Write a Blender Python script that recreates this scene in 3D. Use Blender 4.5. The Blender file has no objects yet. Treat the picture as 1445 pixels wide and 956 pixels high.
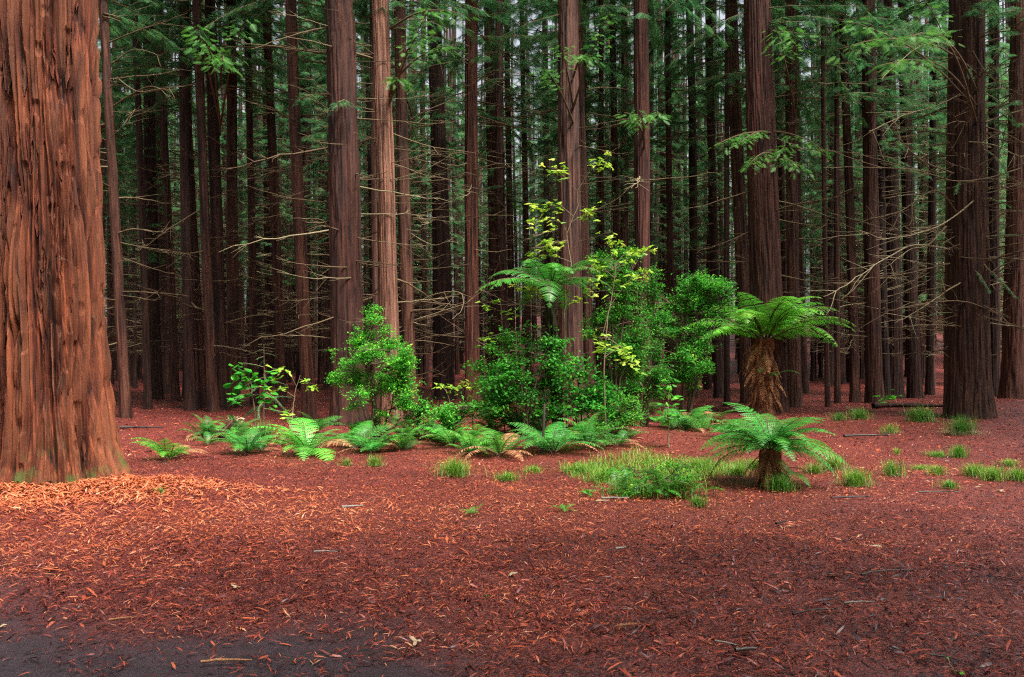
import bpy, math, random
import numpy as np

R = math.radians
rng = np.random.default_rng(11)
random.seed(11)
SC = bpy.context.scene
COL = SC.collection

# ------------------------------------------------------------------ camera, sky, sun, exposure
F, HY, H = 1134.0, 505.0, 1.5          # focal length in photo pixels, horizon row, eye height
cam = bpy.data.cameras.new('camera')
cam.sensor_width = 36.0
cam.lens = F / 1445.0 * 36.0
cam.shift_y = (HY - 478.0) / 1445.0
cam.clip_start = 0.05
cam.clip_end = 2000.0
camo = bpy.data.objects.new('camera', cam)
camo.location = (0, 0, H)
camo.rotation_euler = (R(90), 0, 0)
COL.objects.link(camo)
SC.camera = camo

SUN_DIR = np.array((-0.31, 0.35, -0.88))      # direction the light travels
SUN_DIR = SUN_DIR / np.linalg.norm(SUN_DIR)
elev = math.asin(-SUN_DIR[2])
azim = math.atan2(-SUN_DIR[0], -SUN_DIR[1])
world = bpy.data.worlds.new('World')
SC.world = world
world.use_nodes = True
wn = world.node_tree
sky = wn.nodes.new('ShaderNodeTexSky')
sky.sky_type = 'NISHITA'
sky.sun_disc = False
sky.sun_elevation = elev
sky.sun_rotation = azim
sky.air_density = 1.0
sky.dust_density = 7.0
sky.ozone_density = 1.0
bg = wn.nodes['Background']
bg.inputs['Strength'].default_value = 0.15
hs = wn.nodes.new('ShaderNodeHueSaturation')        # thin white overcast
hs.inputs['Saturation'].default_value = 0.35
wn.links.new(sky.outputs['Color'], hs.inputs['Color'])
wn.links.new(hs.outputs['Color'], bg.inputs['Color'])

sun = bpy.data.lights.new('sun', 'SUN')
sun.energy = 5.0
sun.angle = R(16)
sun.color = (1.0, 0.95, 0.87)
suno = bpy.data.objects.new('sun', sun)
from mathutils import Vector, Matrix, Euler
suno.rotation_euler = Vector(SUN_DIR).to_track_quat('-Z', 'Y').to_euler()
suno.location = (-10, -15, 40)
COL.objects.link(suno)

SC.view_settings.view_transform = 'Standard'
SC.view_settings.look = 'None'
SC.view_settings.exposure = 1.02
SC.view_settings.gamma = 1.0
SC.render.engine = 'CYCLES'
SC.cycles.max_bounces = 5
SC.cycles.diffuse_bounces = 3
SC.cycles.glossy_bounces = 2
SC.cycles.transmission_bounces = 2
SC.cycles.use_denoising = False
SC.cycles.use_adaptive_sampling = False
SC.cycles.filter_width = 1.2
SC.cycles.sample_clamp_indirect = 4.0

# ------------------------------------------------------------------ helpers
def sstep(a, b, x):
    t = np.clip((np.asarray(x, float) - a) / (b - a), 0, 1)
    return t * t * (3 - 2 * t)

_lat = {}
def pn(u, v, pu, seed):
    """value noise, periodic in u with period pu"""
    k = (pu, seed)
    if k not in _lat:
        _lat[k] = np.random.default_rng(seed * 7919 + pu).random((pu, 256))
    r = _lat[k]
    u = np.asarray(u, float); v = np.asarray(v, float)
    ui = np.floor(u).astype(int); vi = np.floor(v).astype(int)
    fu = u - ui; fv = v - vi
    fu = fu * fu * (3 - 2 * fu); fv = fv * fv * (3 - 2 * fv)
    a = r[ui % pu, vi % 256]; b = r[(ui + 1) % pu, vi % 256]
    c = r[ui % pu, (vi + 1) % 256]; d = r[(ui + 1) % pu, (vi + 1) % 256]
    return (a * (1 - fu) + b * fu) * (1 - fv) + (c * (1 - fu) + d * fu) * fv

def n2(x, y, s, seed=1):
    return pn(np.asarray(x) / s + 500, np.asarray(y) / s + 500, 256, seed)

def gz(x, y):
    x = np.asarray(x, float); y = np.asarray(y, float)
    z = 0.12 * np.exp(-((x + 5.4) ** 2 / 5.0 + (y - 9.2) ** 2 / 3.0))
    z = z - 0.10 * np.exp(-((x + 6.0) ** 2 / 14 + (y - 14.5) ** 2 / 6))
    z = z + 0.10 * np.exp(-((x - 2.5) ** 2 / 6 + (y - 15.5) ** 2 / 2.5))
    z = z + 0.07 * (n2(x, y, 2.2, 3) - .5) * sstep(2, 6, y) + 0.055 * (n2(x, y, .55, 4) - .5) + .022 * (n2(x, y, .2, 5) - .5)
    z = z + 7.0 * sstep(45, 110, y)
    return z

def at(px, py):
    """point on the ground seen at photo pixel (px, py)"""
    Y = H * F / (py - HY)
    for _ in range(4):
        X = (px - 722.5) / F * Y
        Y = (H - float(gz(X, Y))) * F / (py - HY)
    X = (px - 722.5) / F * Y
    return X, Y, float(gz(X, Y))

def pt(px, py, Y):
    return np.array(((px - 722.5) / F * Y, Y, H - (py - HY) / F * Y))

class MB:
    def __init__(s):
        s.v = []; s.t = []; s.q = []; s.tm = []; s.qm = []; s.a = []; s.n = 0
    def add(s, V, T=None, Q=None, mi=0, attr=0.5):
        V = np.asarray(V, float).reshape(-1, 3)
        if T is not None and len(T):
            T = np.asarray(T).reshape(-1, 3); s.t.append(T + s.n); s.tm.append(np.full(len(T), mi))
        if Q is not None and len(Q):
            Q = np.asarray(Q).reshape(-1, 4); s.q.append(Q + s.n); s.qm.append(np.full(len(Q), mi))
        s.v.append(V); s.a.append(np.broadcast_to(np.asarray(attr, float), (len(V),)))
        s.n += len(V)
    def arrays(s):
        V = np.concatenate(s.v)
        T = np.concatenate(s.t) if s.t else np.zeros((0, 3), int)
        Q = np.concatenate(s.q) if s.q else np.zeros((0, 4), int)
        tm = np.concatenate(s.tm) if s.tm else np.zeros(0, int)
        qm = np.concatenate(s.qm) if s.qm else np.zeros(0, int)
        return V, T, Q, tm, qm, np.concatenate(s.a)
    def mesh(s, name, mats, smooth=True):
        V, T, Q, tm, qm, A = s.arrays()
        me = bpy.data.meshes.new(name)
        me.vertices.add(len(V)); me.vertices.foreach_set('co', V.astype(np.float32).ravel())
        loops = np.concatenate([T.ravel(), Q.ravel()]).astype(np.int32)
        me.loops.add(len(loops)); me.loops.foreach_set('vertex_index', loops)
        st = np.concatenate([np.arange(len(T)) * 3, len(T) * 3 + np.arange(len(Q)) * 4]).astype(np.int32)
        me.polygons.add(len(st)); me.polygons.foreach_set('loop_start', st)
        me.polygons.foreach_set('material_index', np.concatenate([tm, qm]).astype(np.int32))
        me.polygons.foreach_set('use_smooth', np.full(len(st), smooth, dtype=bool))
        at_ = me.attributes.new('rnd', 'FLOAT', 'POINT')
        at_.data.foreach_set('value', A.astype(np.float32))
        for m in (mats if isinstance(mats, (list, tuple)) else [mats]):
            me.materials.append(m)
        me.update(calc_edges=True)
        return me

def ob(name, me, parent=None, loc=(0, 0, 0), rot=(0, 0, 0), scale=1.0, color=None):
    o = bpy.data.objects.new(name, me)
    COL.objects.link(o)
    o.location = loc
    o.rotation_euler = rot
    o.scale = (scale,) * 3 if np.isscalar(scale) else scale
    if parent is not None:
        o.parent = parent
    if color is not None:
        o.color = tuple(color) + (1.0,)
    return o

def tag(o, label, cat=None, group=None, kind=None):
    if label: o['label'] = label
    if cat: o['category'] = cat
    if group: o['group'] = group
    if kind: o['kind'] = kind
    return o

def thing(name, label, cat, loc, group=None, rot=(0, 0, 0)):
    o = bpy.data.objects.new(name, None)
    COL.objects.link(o)
    o.empty_display_size = 0.2
    o.location = loc; o.rotation_euler = rot
    return tag(o, label, cat, group)

def norm(a):
    return a / (np.linalg.norm(a, axis=-1, keepdims=True) + 1e-9)

def tube(mb, P, rad, k=5, mi=0, attr=0.5, cap=True):
    P = np.asarray(P, float); n = len(P)
    rad = np.broadcast_to(np.asarray(rad, float), (n,))
    d = norm(np.gradient(P, axis=0))
    up = np.array((0, 0, 1.0)) if abs(d[0][2]) < .8 else np.array((1.0, 0, 0))
    a = norm(np.cross(d, up)); b = np.cross(d, a)
    th = np.arange(k) / k * 2 * np.pi
    V = P[:, None] + rad[:, None, None] * (a[:, None] * np.cos(th)[None, :, None] + b[:, None] * np.sin(th)[None, :, None])
    i = np.arange(n - 1)[:, None] * k; j = np.arange(k)[None]; j2 = (j + 1) % k
    Q = np.stack([i + j, i + j2, i + k + j2, i + k + j], -1).reshape(-1, 4)
    mb.add(V.reshape(-1, 3), Q=Q, mi=mi, attr=attr)

def frames(d, up):
    """orthonormal frames: x along d, z near up"""
    d = norm(d); y = norm(np.cross(up, d)); z = np.cross(d, y)
    return np.stack([d, y, z], -1)      # columns x,y,z

def scatter(mb, base_V, base_T, P, M, S, mi=0, attr=None, base_Q=None):
    """place copies of a small mesh: base_V (m,3), P (n,3), M (n,3,3), S (n,) or (n,3)"""
    n, m = len(P), len(base_V)
    S = np.asarray(S, float)
    S = np.repeat(S[:, None], 3, 1) if S.ndim == 1 else S
    B = base_V[None] * S[:, None, :]
    V = np.einsum('nij,nmj->nmi', M, B) + P[:, None]
    off = (np.arange(n) * m)[:, None, None]
    T = (base_T[None] + off).reshape(-1, 3) if base_T is not None else None
    Q = (base_Q[None] + off).reshape(-1, 4) if base_Q is not None else None
    a = np.repeat(rng.random(n) if attr is None else attr, m)
    mb.add(V.reshape(-1, 3), T=T, Q=Q, mi=mi, attr=a)

def rand_dir(n, zlo=-1, zhi=1):
    z = rng.uniform(zlo, zhi, n); a = rng.uniform(0, 2 * np.pi, n); r = np.sqrt(np.clip(1 - z * z, 0, 1))
    return np.stack([r * np.cos(a), r * np.sin(a), z], -1)

# ------------------------------------------------------------------ materials
def newmat(name):
    m = bpy.data.materials.new(name); m.use_nodes = True
    nt = m.node_tree
    return m, nt, nt.nodes['Principled BSDF'], nt.nodes['Material Output']

def nd(nt, typ, **kw):
    n = nt.nodes.new(typ)
    for k, v in kw.items(): setattr(n, k, v)
    return n

def ramp(nt, stops, interp='LINEAR'):
    r = nt.nodes.new('ShaderNodeValToRGB')
    r.color_ramp.interpolation = interp
    e = r.color_ramp.elements
    while len(e) < len(stops): e.new(0.5)
    for x, (p, c) in zip(e, stops):
        x.position = p; x.color = tuple(c) + (1,)
    return r

def noise(nt, vec, scale, detail=4, rough=.55):
    n = nt.nodes.new('ShaderNodeTexNoise')
    n.inputs['Scale'].default_value = scale; n.inputs['Detail'].default_value = detail
    n.inputs['Roughness'].default_value = rough
    if vec is not None: nt.links.new(vec, n.inputs['Vector'])
    return n

def mixc(nt, fac, a, b, mode='MIX'):
    m = nt.nodes.new('ShaderNodeMix'); m.data_type = 'RGBA'; m.blend_type = mode
    for sock, val in ((m.inputs[0], fac), (m.inputs[6], a), (m.inputs[7], b)):
        if hasattr(val, 'is_linked') or hasattr(val, 'links'): nt.links.new(val, sock)
        elif isinstance(val, (int, float)): sock.default_value = val
        else: sock.default_value = tuple(val) + (1,)
    return m.outputs[2]

def leaf_mat(name, stops, rough=.42, trans=.35, spec=.5, objtint=False):
    m, nt, bs, out = newmat(name)
    a = nd(nt, 'ShaderNodeAttribute', attribute_name='rnd')
    r = ramp(nt, stops)
    nt.links.new(a.outputs['Fac'], r.inputs['Fac'])
    colr = r.outputs['Color']
    if objtint:
        oi = nd(nt, 'ShaderNodeObjectInfo')
        colr = mixc(nt, 1.0, colr, oi.outputs['Color'], 'MULTIPLY')
    nt.links.new(colr, bs.inputs['Base Color'])
    bs.inputs['Roughness'].default_value = rough
    bs.inputs['Specular IOR Level'].default_value = spec
    tr = nd(nt, 'ShaderNodeBsdfTranslucent')
    nt.links.new(colr, tr.inputs['Color'])
    mx = nd(nt, 'ShaderNodeMixShader'); mx.inputs[0].default_value = trans
    nt.links.new(bs.outputs[0], mx.inputs[1]); nt.links.new(tr.outputs[0], mx.inputs[2])
    nt.links.new(mx.outputs[0], out.inputs['Surface'])
    return m

def bark_mat(name, lo, mid, hi, moss=False, scale=1.0, bump=.5):
    m, nt, bs, out = newmat(name)
    tc = nd(nt, 'ShaderNodeTexCoord')
    mp = nd(nt, 'ShaderNodeMapping'); mp.inputs['Scale'].default_value = (scale, scale, .055 * scale)
    nt.links.new(tc.outputs['Object'], mp.inputs['Vector'])
    n1 = noise(nt, mp.outputs[0], 14, 7, .62)
    mp2 = nd(nt, 'ShaderNodeMapping'); mp2.inputs['Scale'].default_value = (1, 1, .3)
    nt.links.new(tc.outputs['Object'], mp2.inputs['Vector'])
    n2_ = noise(nt, mp2.outputs[0], 2.2, 4, .6)
    r = ramp(nt, [(.37, lo), (.5, mid), (.65, hi)])
    nt.links.new(n1.outputs['Fac'], r.inputs['Fac'])
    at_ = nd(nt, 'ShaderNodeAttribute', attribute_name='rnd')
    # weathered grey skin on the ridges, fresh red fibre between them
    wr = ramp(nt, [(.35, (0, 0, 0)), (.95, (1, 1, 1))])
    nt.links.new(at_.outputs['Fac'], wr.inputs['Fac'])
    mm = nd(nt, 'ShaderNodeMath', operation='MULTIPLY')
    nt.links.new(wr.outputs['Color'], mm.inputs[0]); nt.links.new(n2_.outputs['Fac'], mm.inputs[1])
    grey = tuple(.8 * c + .2 * (sum(hi) / 3) for c in hi) if not moss else (.25, .105, .052)  # near trunk: stronger ridge tone also stands in for missing furrow shade
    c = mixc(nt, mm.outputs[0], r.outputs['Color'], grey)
    oi = nd(nt, 'ShaderNodeObjectInfo')
    c = mixc(nt, 1.0, c, oi.outputs['Color'], 'MULTIPLY')
    if moss:
        sep = nd(nt, 'ShaderNodeSeparateXYZ'); nt.links.new(tc.outputs['Object'], sep.inputs[0])
        mr = nd(nt, 'ShaderNodeMapRange'); mr.inputs[1].default_value = .62; mr.inputs[2].default_value = .05
        nt.links.new(sep.outputs['Z'], mr.inputs[0])
        nm = noise(nt, tc.outputs['Object'], 4.5, 5, .6)
        mr2 = nd(nt, 'ShaderNodeMapRange'); mr2.inputs[1].default_value = .53; mr2.inputs[2].default_value = .66
        nt.links.new(nm.outputs['Fac'], mr2.inputs[0])
        ml = nd(nt, 'ShaderNodeMath', operation='MULTIPLY')
        nt.links.new(mr.outputs[0], ml.inputs[0]); nt.links.new(mr2.outputs[0], ml.inputs[1])
        c = mixc(nt, ml.outputs[0], c, (.05, .085, .015))
    nt.links.new(c, bs.inputs['Base Color'])
    bs.inputs['Roughness'].default_value = .8
    bs.inputs['Specular IOR Level'].default_value = .3
    nb = noise(nt, mp.outputs[0], 45, 5, .7)
    bp = nd(nt, 'ShaderNodeBump'); bp.inputs['Strength'].default_value = bump; bp.inputs['Distance'].default_value = .02
    ad = nd(nt, 'ShaderNodeMath', operation='ADD')
    nt.links.new(nb.outputs['Fac'], ad.inputs[0]); nt.links.new(n1.outputs['Fac'], ad.inputs[1])
    nt.links.new(ad.outputs[0], bp.inputs['Height']); nt.links.new(bp.outputs[0], bs.inputs['Normal'])
    return m

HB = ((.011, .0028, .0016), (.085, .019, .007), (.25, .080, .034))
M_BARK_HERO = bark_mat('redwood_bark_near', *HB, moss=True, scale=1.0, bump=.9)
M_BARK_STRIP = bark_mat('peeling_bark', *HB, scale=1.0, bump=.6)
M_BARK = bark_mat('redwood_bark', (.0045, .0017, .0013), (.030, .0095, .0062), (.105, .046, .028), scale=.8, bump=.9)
M_BRANCH = leaf_mat('dead_branch_wood', [(0, (.06, .036, .02)), (.5, (.13, .09, .05)), (1, (.24, .195, .115))], .8, 0.0, .2)
M_STEM = leaf_mat('shrub_stem_wood', [(0, (.05, .035, .02)), (1, (.15, .11, .07))], .8, 0.0, .2)
M_NEEDLE = leaf_mat('redwood_needles', [(0, (.03, .115, .045)), (.5, (.06, .20, .07)), (1, (.13, .31, .085))], .5, .55, .4)
M_NEEDLE_FRESH = leaf_mat('fresh_redwood_needles', [(0, (.03, .13, .02)), (.5, (.06, .22, .03)), (1, (.13, .32, .05))], .5, .4, .4)
M_FERN = leaf_mat('fern_green', [(0, (.03, .15, .02)), (.5, (.055, .25, .03)), (1, (.14, .38, .05))], .42, .35, .5, objtint=True)
M_DEADFERN = leaf_mat('dry_frond_brown', [(0, (.10, .035, .018)), (.5, (.30, .13, .06)), (1, (.52, .28, .15))], .8, .15, .2, objtint=True)
M_SHRUB = leaf_mat('shrub_leaf', [(0, (.015, .09, .012)), (.5, (.045, .25, .02)), (.93, (.13, .45, .04)), (1, (.34, .46, .05))], .6, .4, .25, objtint=True)
M_YELLOW = leaf_mat('yellow_green_leaf', [(0, (.14, .34, .02)), (.55, (.34, .50, .04)), (.9, (.60, .62, .12)), (1, (.65, .42, .06))], .5, .45, .4, objtint=True)
M_GRASS = leaf_mat('grass_blade', [(0, (.04, .15, .015)), (.5, (.10, .26, .03)), (.85, (.20, .34, .05)), (1, (.38, .32, .13))], .45, .35, .4, objtint=True)
M_STRAW = leaf_mat('straw_blade', [(0, (.20, .14, .07)), (1, (.42, .34, .20))], .7, .2, .3)
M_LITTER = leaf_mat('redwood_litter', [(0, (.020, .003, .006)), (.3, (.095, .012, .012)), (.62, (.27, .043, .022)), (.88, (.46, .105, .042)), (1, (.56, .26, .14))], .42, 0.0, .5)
M_LITTER_SUNLIT = leaf_mat('sunlit_redwood_litter', [(0, (.20, .030, .014)), (.5, (.44, .105, .038)), (.85, (.56, .18, .075)), (1, (.60, .32, .18))], .5, 0.0, .4)  # litter copy with sunlight in its colour; bark strips share it
M_PALE = leaf_mat('pale_dead_leaf', [(0, (.32, .22, .13)), (1, (.48, .36, .23))], .6, .1, .3)
M_MOSSY = leaf_mat('mossy_fern_trunk', [(0, (.012, .014, .005)), (.4, (.03, .026, .010)), (1, (.05, .045, .016))], .9, 0, .2)
M_LICHEN = leaf_mat('lichen_twig', [(0, (.16, .145, .13)), (1, (.30, .28, .25))], .8, 0, .2)
M_DARKWOOD = leaf_mat('wet_dark_wood', [(0, (.02, .014, .014)), (1, (.06, .04, .035))], .45, 0, .5)

def ground_mat():
    m, nt, bs, out = newmat('forest_floor')
    tc = nd(nt, 'ShaderNodeTexCoord')
    n1 = noise(nt, tc.outputs['Object'], 75, 8, .75)
    n3 = noise(nt, tc.outputs['Object'], 4, 4, .6)
    r = ramp(nt, [(.38, (.012, .002, .004)), (.5, (.085, .012, .011)), (.63, (.34, .06, .027))])
    nt.links.new(n1.outputs['Fac'], r.inputs['Fac'])
    soil = ramp(nt, [(.3, (.012, .006, .010)), (.7, (.045, .024, .034))])
    n4 = noise(nt, tc.outputs['Object'], 12, 6, .7)
    nt.links.new(n4.outputs['Fac'], soil.inputs['Fac'])
    a = nd(nt, 'ShaderNodeAttribute', attribute_name='rnd')
    c = mixc(nt, a.outputs['Fac'], r.outputs['Color'], soil.outputs['Color'])
    nt.links.new(c, bs.inputs['Base Color'])
    bs.inputs['Roughness'].default_value = .5
    bp = nd(nt, 'ShaderNodeBump'); bp.inputs['Strength'].default_value = .7; bp.inputs['Distance'].default_value = .02
    nt.links.new(n1.outputs['Fac'], bp.inputs['Height']); nt.links.new(bp.outputs[0], bs.inputs['Normal'])
    return m
M_GROUND = ground_mat()

# ------------------------------------------------------------------ ground
def soil_amount(x, y):
    """bare trodden earth of the path across the near corner"""
    x = np.asarray(x, float); y = np.asarray(y, float)
    edge = 5.15 - 0.36 * (x + 3.2) + 1.1 * (n2(x, y, .9, 21) - .5) + .5 * (n2(x, y, .25, 22) - .5)
    return 1 - sstep(-.6, .6, y - edge)

def axis(lo, hi, fine, far, k):
    core = np.arange(lo, hi, fine)
    d = fine; a = []; x = hi
    while x < far: a.append(x); d *= k; x += d
    a.append(far)
    b = []; d = fine; x = lo - fine
    while x > -far: b.append(x); d *= k; x -= d
    b.append(-far)
    return np.concatenate([b[::-1], core, a])

gx = axis(-8, 9, .10, 700, 1.12)
gy = axis(2, 17, .10, 700, 1.10)
GX, GY = np.meshgrid(gx, gy)
mb = MB()
i = np.arange(len(gy) - 1)[:, None] * len(gx); j = np.arange(len(gx) - 1)[None]
Q = np.stack([i + j, i + j + 1, i + len(gx) + j + 1, i + len(gx) + j], -1).reshape(-1, 4)
mb.add(np.stack([GX, GY, gz(GX, GY)], -1).reshape(-1, 3), Q=Q, attr=soil_amount(GX, GY).ravel())
ground = ob('ground', mb.mesh('ground', M_GROUND))
tag(ground, 'reddish forest floor with bare dark earth in the near corner', 'ground', kind='structure')

# ------------------------------------------------------------------ litter
def litter_piece(bend):
    V = np.array([[-.5, 0, 0], [-.22, -.5, bend * .5], [-.22, .5, bend * .5], [.2, -.42, bend * .6], [.2, .42, bend * .6], [.5, .05, -bend * .2]], float)
    T = np.array([[0, 1, 2], [3, 5, 4]]); Qd = np.array([[1, 3, 4, 2]])
    return V, T, Qd

def lay(mb, x, y, L, W, mi, tilt, dz, attr=None, simple=False):
    n = len(x)
    yaw = rng.uniform(0, 2 * np.pi, n)
    d = np.stack([np.cos(yaw), np.sin(yaw), rng.normal(0, tilt, n)], -1)
    up = np.stack([rng.normal(0, .3, n), rng.normal(0, .3, n), np.ones(n)], -1)
    M = frames(d, up)
    z = gz(x, y) + dz
    V, T, Qd = litter_piece(.12)
    if simple: V, T, Qd = np.array([[-.5, .1, 0], [.05, -.5, .08], [.5, 0, -.03], [-.05, .5, .08]]), np.array([[0, 1, 3], [1, 2, 3]]), None
    scatter(mb, V, T, np.stack([x, y, z], -1), M, np.stack([L, W, L], -1), mi, attr, Qd)

def visible_xy(n, y0, y1, p=1.0, margin=.68):
    y = np.sqrt(rng.uniform(y0 ** 2, y1 ** 2, n))
    x = rng.uniform(-margin, margin, n) * y + rng.uniform(-.3, .3, n)
    return x, y

mb = MB()
for (n, y0, y1, l0, l1, wr, tilt, top) in ((100000, 3.3, 7.8, .015, .088, .11, .24, .024), (180000, 5.2, 14.5, .018, .072, .15, .26, .028), (120000, 11, 44, .04, .11, .24, .22, .03)):
    x, y = visible_xy(n, y0, y1)
    soil = soil_amount(x, y)
    keep = rng.random(n) > soil * np.where(n2(x, y, .22, 33) > .55, .6, .94)
    keep &= rng.random(n) < .45 + 1.0 * n2(x, y, .30, 31)
    fade = (1 - sstep(5.2, 7.8, y)) if y1 < 8 else sstep(5.2, 7.0, y) * (1 - sstep(10.5, 14.5, y)) if y1 < 20 else sstep(11, 14, y)
    keep &= rng.random(n) < fade
    x, y = x[keep], y[keep]; n = len(x)
    L = (l0 + (l1 - l0) * rng.beta(1.3, 2.2, n)) * (1 + .8 * (rng.random(n) > .96)); W = L * rng.uniform(wr * .6, wr * 1.6, n)
    # sun patch painted in as lighter litter beside the giant trunk and across the middle, wet dark litter elsewhere
    dry = np.exp(-((x + 4.2) ** 2 / 9 + (y - 7.6) ** 2 / 3.2)) + .75 * np.exp(-((x + .5) ** 2 / 9 + (y - 8.2) ** 2 / 2.2))  # weight of the painted sun patch
    insun = rng.random(n) < dry * .85
    z = rng.uniform(.0, top, n)
    a = np.clip(rng.beta(1.0, 1.9, n) + .45 * (n2(x, y, 1.1, 41) - .5) + .35 * (n2(x, y, .3, 42) - .5), 0, 1)
    lay(mb, x[~insun], y[~insun], L[~insun], W[~insun], 0, tilt, z[~insun], a[~insun], y1 > 8)
    lay(mb, x[insun], y[insun], L[insun] * 1.1, W[insun], 1, tilt, z[insun] + .004, a[insun], y1 > 8)
# deep drift of bark strips round the foot of the giant trunk
n = 9000
ang = rng.uniform(0, 2 * np.pi, n); rr = .70 + np.abs(rng.normal(0, .8, n))
x = -5.35 + rr * np.cos(ang) * 1.15; y = 9.35 - np.abs(rr * np.sin(ang))
lay(mb, x, y, rng.uniform(.06, .17, n), rng.uniform(.008, .016, n), 1, .35, rng.uniform(0, .07, n) * np.exp(-(rr - .75)), rng.beta(2, 1.7, n))
lit = ob('leaf_litter', mb.mesh('leaf_litter', [M_LITTER, M_LITTER_SUNLIT]))
tag(lit, 'carpet of red-brown redwood needles and bark shreds on the ground', 'leaf litter', kind='stuff')

# ------------------------------------------------------------------ trunks
def trunk_mesh(name, r0, height, zfine, nth, nz, strips, depth, mat, seed, flare=.5, flh=.5, front=False, sway=.0, fib=.006, smooth=True):
    if front:     # more columns on the side that faces the clearing
        a = np.linspace(-np.pi * 1.06, .06 * np.pi, int(nth * .84), endpoint=False)
        b = np.linspace(.06 * np.pi, np.pi * .94, nth - len(a), endpoint=False)
        th = np.concatenate([a, b])
    else:
        th = np.linspace(0, 2 * np.pi, nth, endpoint=False)
    z = np.concatenate([np.linspace(-.15, zfine, nz), np.linspace(zfine, height, 24)[1:]])
    TH, Z = np.meshgrid(th, z)
    t = (TH / (2 * np.pi)) % 1.0
    w = 1.1 * (pn(t * 5, Z / 2.6 + 9, 5, seed) - .5) + .30 * (pn(t * 13, Z / .8 + 3, 13, seed + 1) - .5)
    s = t * strips + w
    h1 = np.clip(np.abs(2 * pn(s, Z / 2.0, strips, seed + 2) - 1) * 2.3, 0, 1) ** .9
    s2 = t * strips * 2 + 1.4 * w + .4 * (pn(t * 31, Z / .2, 31, seed + 6) - .5)
    h2 = np.clip(np.abs(2 * pn(s2, Z / .7 + 7, strips * 2, seed + 3) - 1) * 2.2, 0, 1) ** .7
    fb = pn(t * strips * 7 + w * 4, Z / .9, strips * 7, seed + 4)
    pl = pn(t * strips * 1.0 + w, Z / 1.3 + 5, strips, seed + 5)
    q3 = t * strips * 1.0 + 1.1 * w + .9 * (pn(t * strips, Z / 1.1 + 21, strips, seed + 12) - .5)
    saw = q3 - np.floor(q3); saw = np.minimum(saw / .82, (1 - saw) / .18)      # strips that overlap like shingles
    q4 = t * strips * 3 + 2.0 * w + .8 * (pn(t * strips * 2, Z / .5 + 2, strips * 2, seed + 13) - .5)
    sw2 = q4 - np.floor(q4); sw2 = np.minimum(sw2 / .7, (1 - sw2) / .3)
    brk = np.clip((pn(t * strips * 3, Z / .22 + 5, strips * 3, seed + 14) - .72) * 6, 0, 1)
    bark = depth * (.50 * h1 + .16 * h2 + .34 * (pl - .5) + .34 * saw + .20 * sw2 - .16 * brk) + fib * (fb - .5) * 2
    h1 = h1 * (.55 + .45 * saw)
    rad = r0 * (1 - .62 * np.clip(Z, 0, None) / height)
    lob = .55 + .9 * (.6 * pn(t * 6, Z * .25 + 2, 6, seed + 9) + .4 * pn(t * 11, Z * .3, 11, seed + 10))
    rad = rad + r0 * flare * np.exp(-np.clip(Z, -.2, None) / flh) * lob + bark
    rad = rad * (1 + .05 * (pn(t * 3, Z / 4, 3, seed + 11) - .5))
    sx = sway * np.sin(Z / 7 + seed) - sway * math.sin(seed); sy = sway * np.cos(Z / 6 + seed * 2) - sway * math.cos(seed * 2)
    V = np.stack([rad * np.cos(TH) + sx, rad * np.sin(TH) + sy, Z], -1)
    nr, nc = TH.shape
    i = np.arange(nr - 1)[:, None] * nc; j = np.arange(nc)[None]; j2 = (j + 1) % nc
    Q = np.stack([i + j, i + j2, i + nc + j2, i + nc + j], -1).reshape(-1, 4)
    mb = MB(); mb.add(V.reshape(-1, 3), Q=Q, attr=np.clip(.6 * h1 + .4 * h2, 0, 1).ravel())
    return mb.mesh(name, mat, smooth)

HT = 30.0
BIG = [trunk_mesh('trunk', .58, HT, 12, 130, 230, 26, .085, M_BARK, 101 + k * 20, .34, .6, sway=.05, fib=.012, smooth=False) for k in range(2)]
MID = [trunk_mesh('trunk', .30, HT, 13, 60, 170, 17, .045, M_BARK, 201 + k * 20, .34, .5, sway=.09, fib=.008, smooth=False) for k in range(3)]
THIN = [trunk_mesh('trunk', .15, HT, 16, 26, 90, 9, .025, M_BARK, 301 + k * 20, .40, .4, sway=.12, fib=.004, smooth=False) for k in range(4)]

# ------------------------------------------------------------------ branches and needles
def branch_path(L, n=9, droop=None, wob=.06, curl=None):
    x = np.linspace(0, 1, n)
    a = rng.uniform(-.22, .18) if droop is None else droop
    b = rng.uniform(-.12, .22) if curl is None else curl
    y = np.cumsum(rng.normal(0, wob, n)) * x * .6
    z = a * x + b * x * x + np.cumsum(rng.normal(0, wob * .45, n)) * x * .5
    return np.stack([x, y, z], -1) * L

def add_branch(mb, P0, Mat, L, r, k=5, twigs=6, mi=0, wob=.06, droop=None, curl=None, n=9):
    P = branch_path(L, n, droop, wob, curl)
    W = P @ Mat.T + P0
    a = rng.uniform(0, 1)
    tube(mb, W, np.linspace(r, r * .22, n), k, mi, a)
    for _ in range(twigs):
        s = rng.uniform(.25, .95); idx = min(int(s * (n - 1)), n - 2)
        d = norm(P[idx + 1] - P[idx]); ang = rng.choice([-1, 1]) * rng.uniform(.5, 1.2)
        c, sn = math.cos(ang), math.sin(ang)
        dd = np.array((d[0] * c - d[1] * sn, d[0] * sn + d[1] * c, d[2] + rng.normal(0, .25)))
        l = L * rng.uniform(.1, .34) * (1.2 - s * .6); m = 4
        t = np.linspace(0, 1, m)[:, None]
        tp = P[idx] + dd * t * l + np.cumsum(rng.normal(0, .05 * l, (m, 3)), 0) * t
        tube(mb, tp @ Mat.T + P0, np.linspace(r * .42, r * .12, m), 3, mi, a)
    return P

def rz(a):
    c, s = math.cos(a), math.sin(a)
    return np.array([[c, -s, 0], [s, c, 0], [0, 0, 1.0]])

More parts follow.
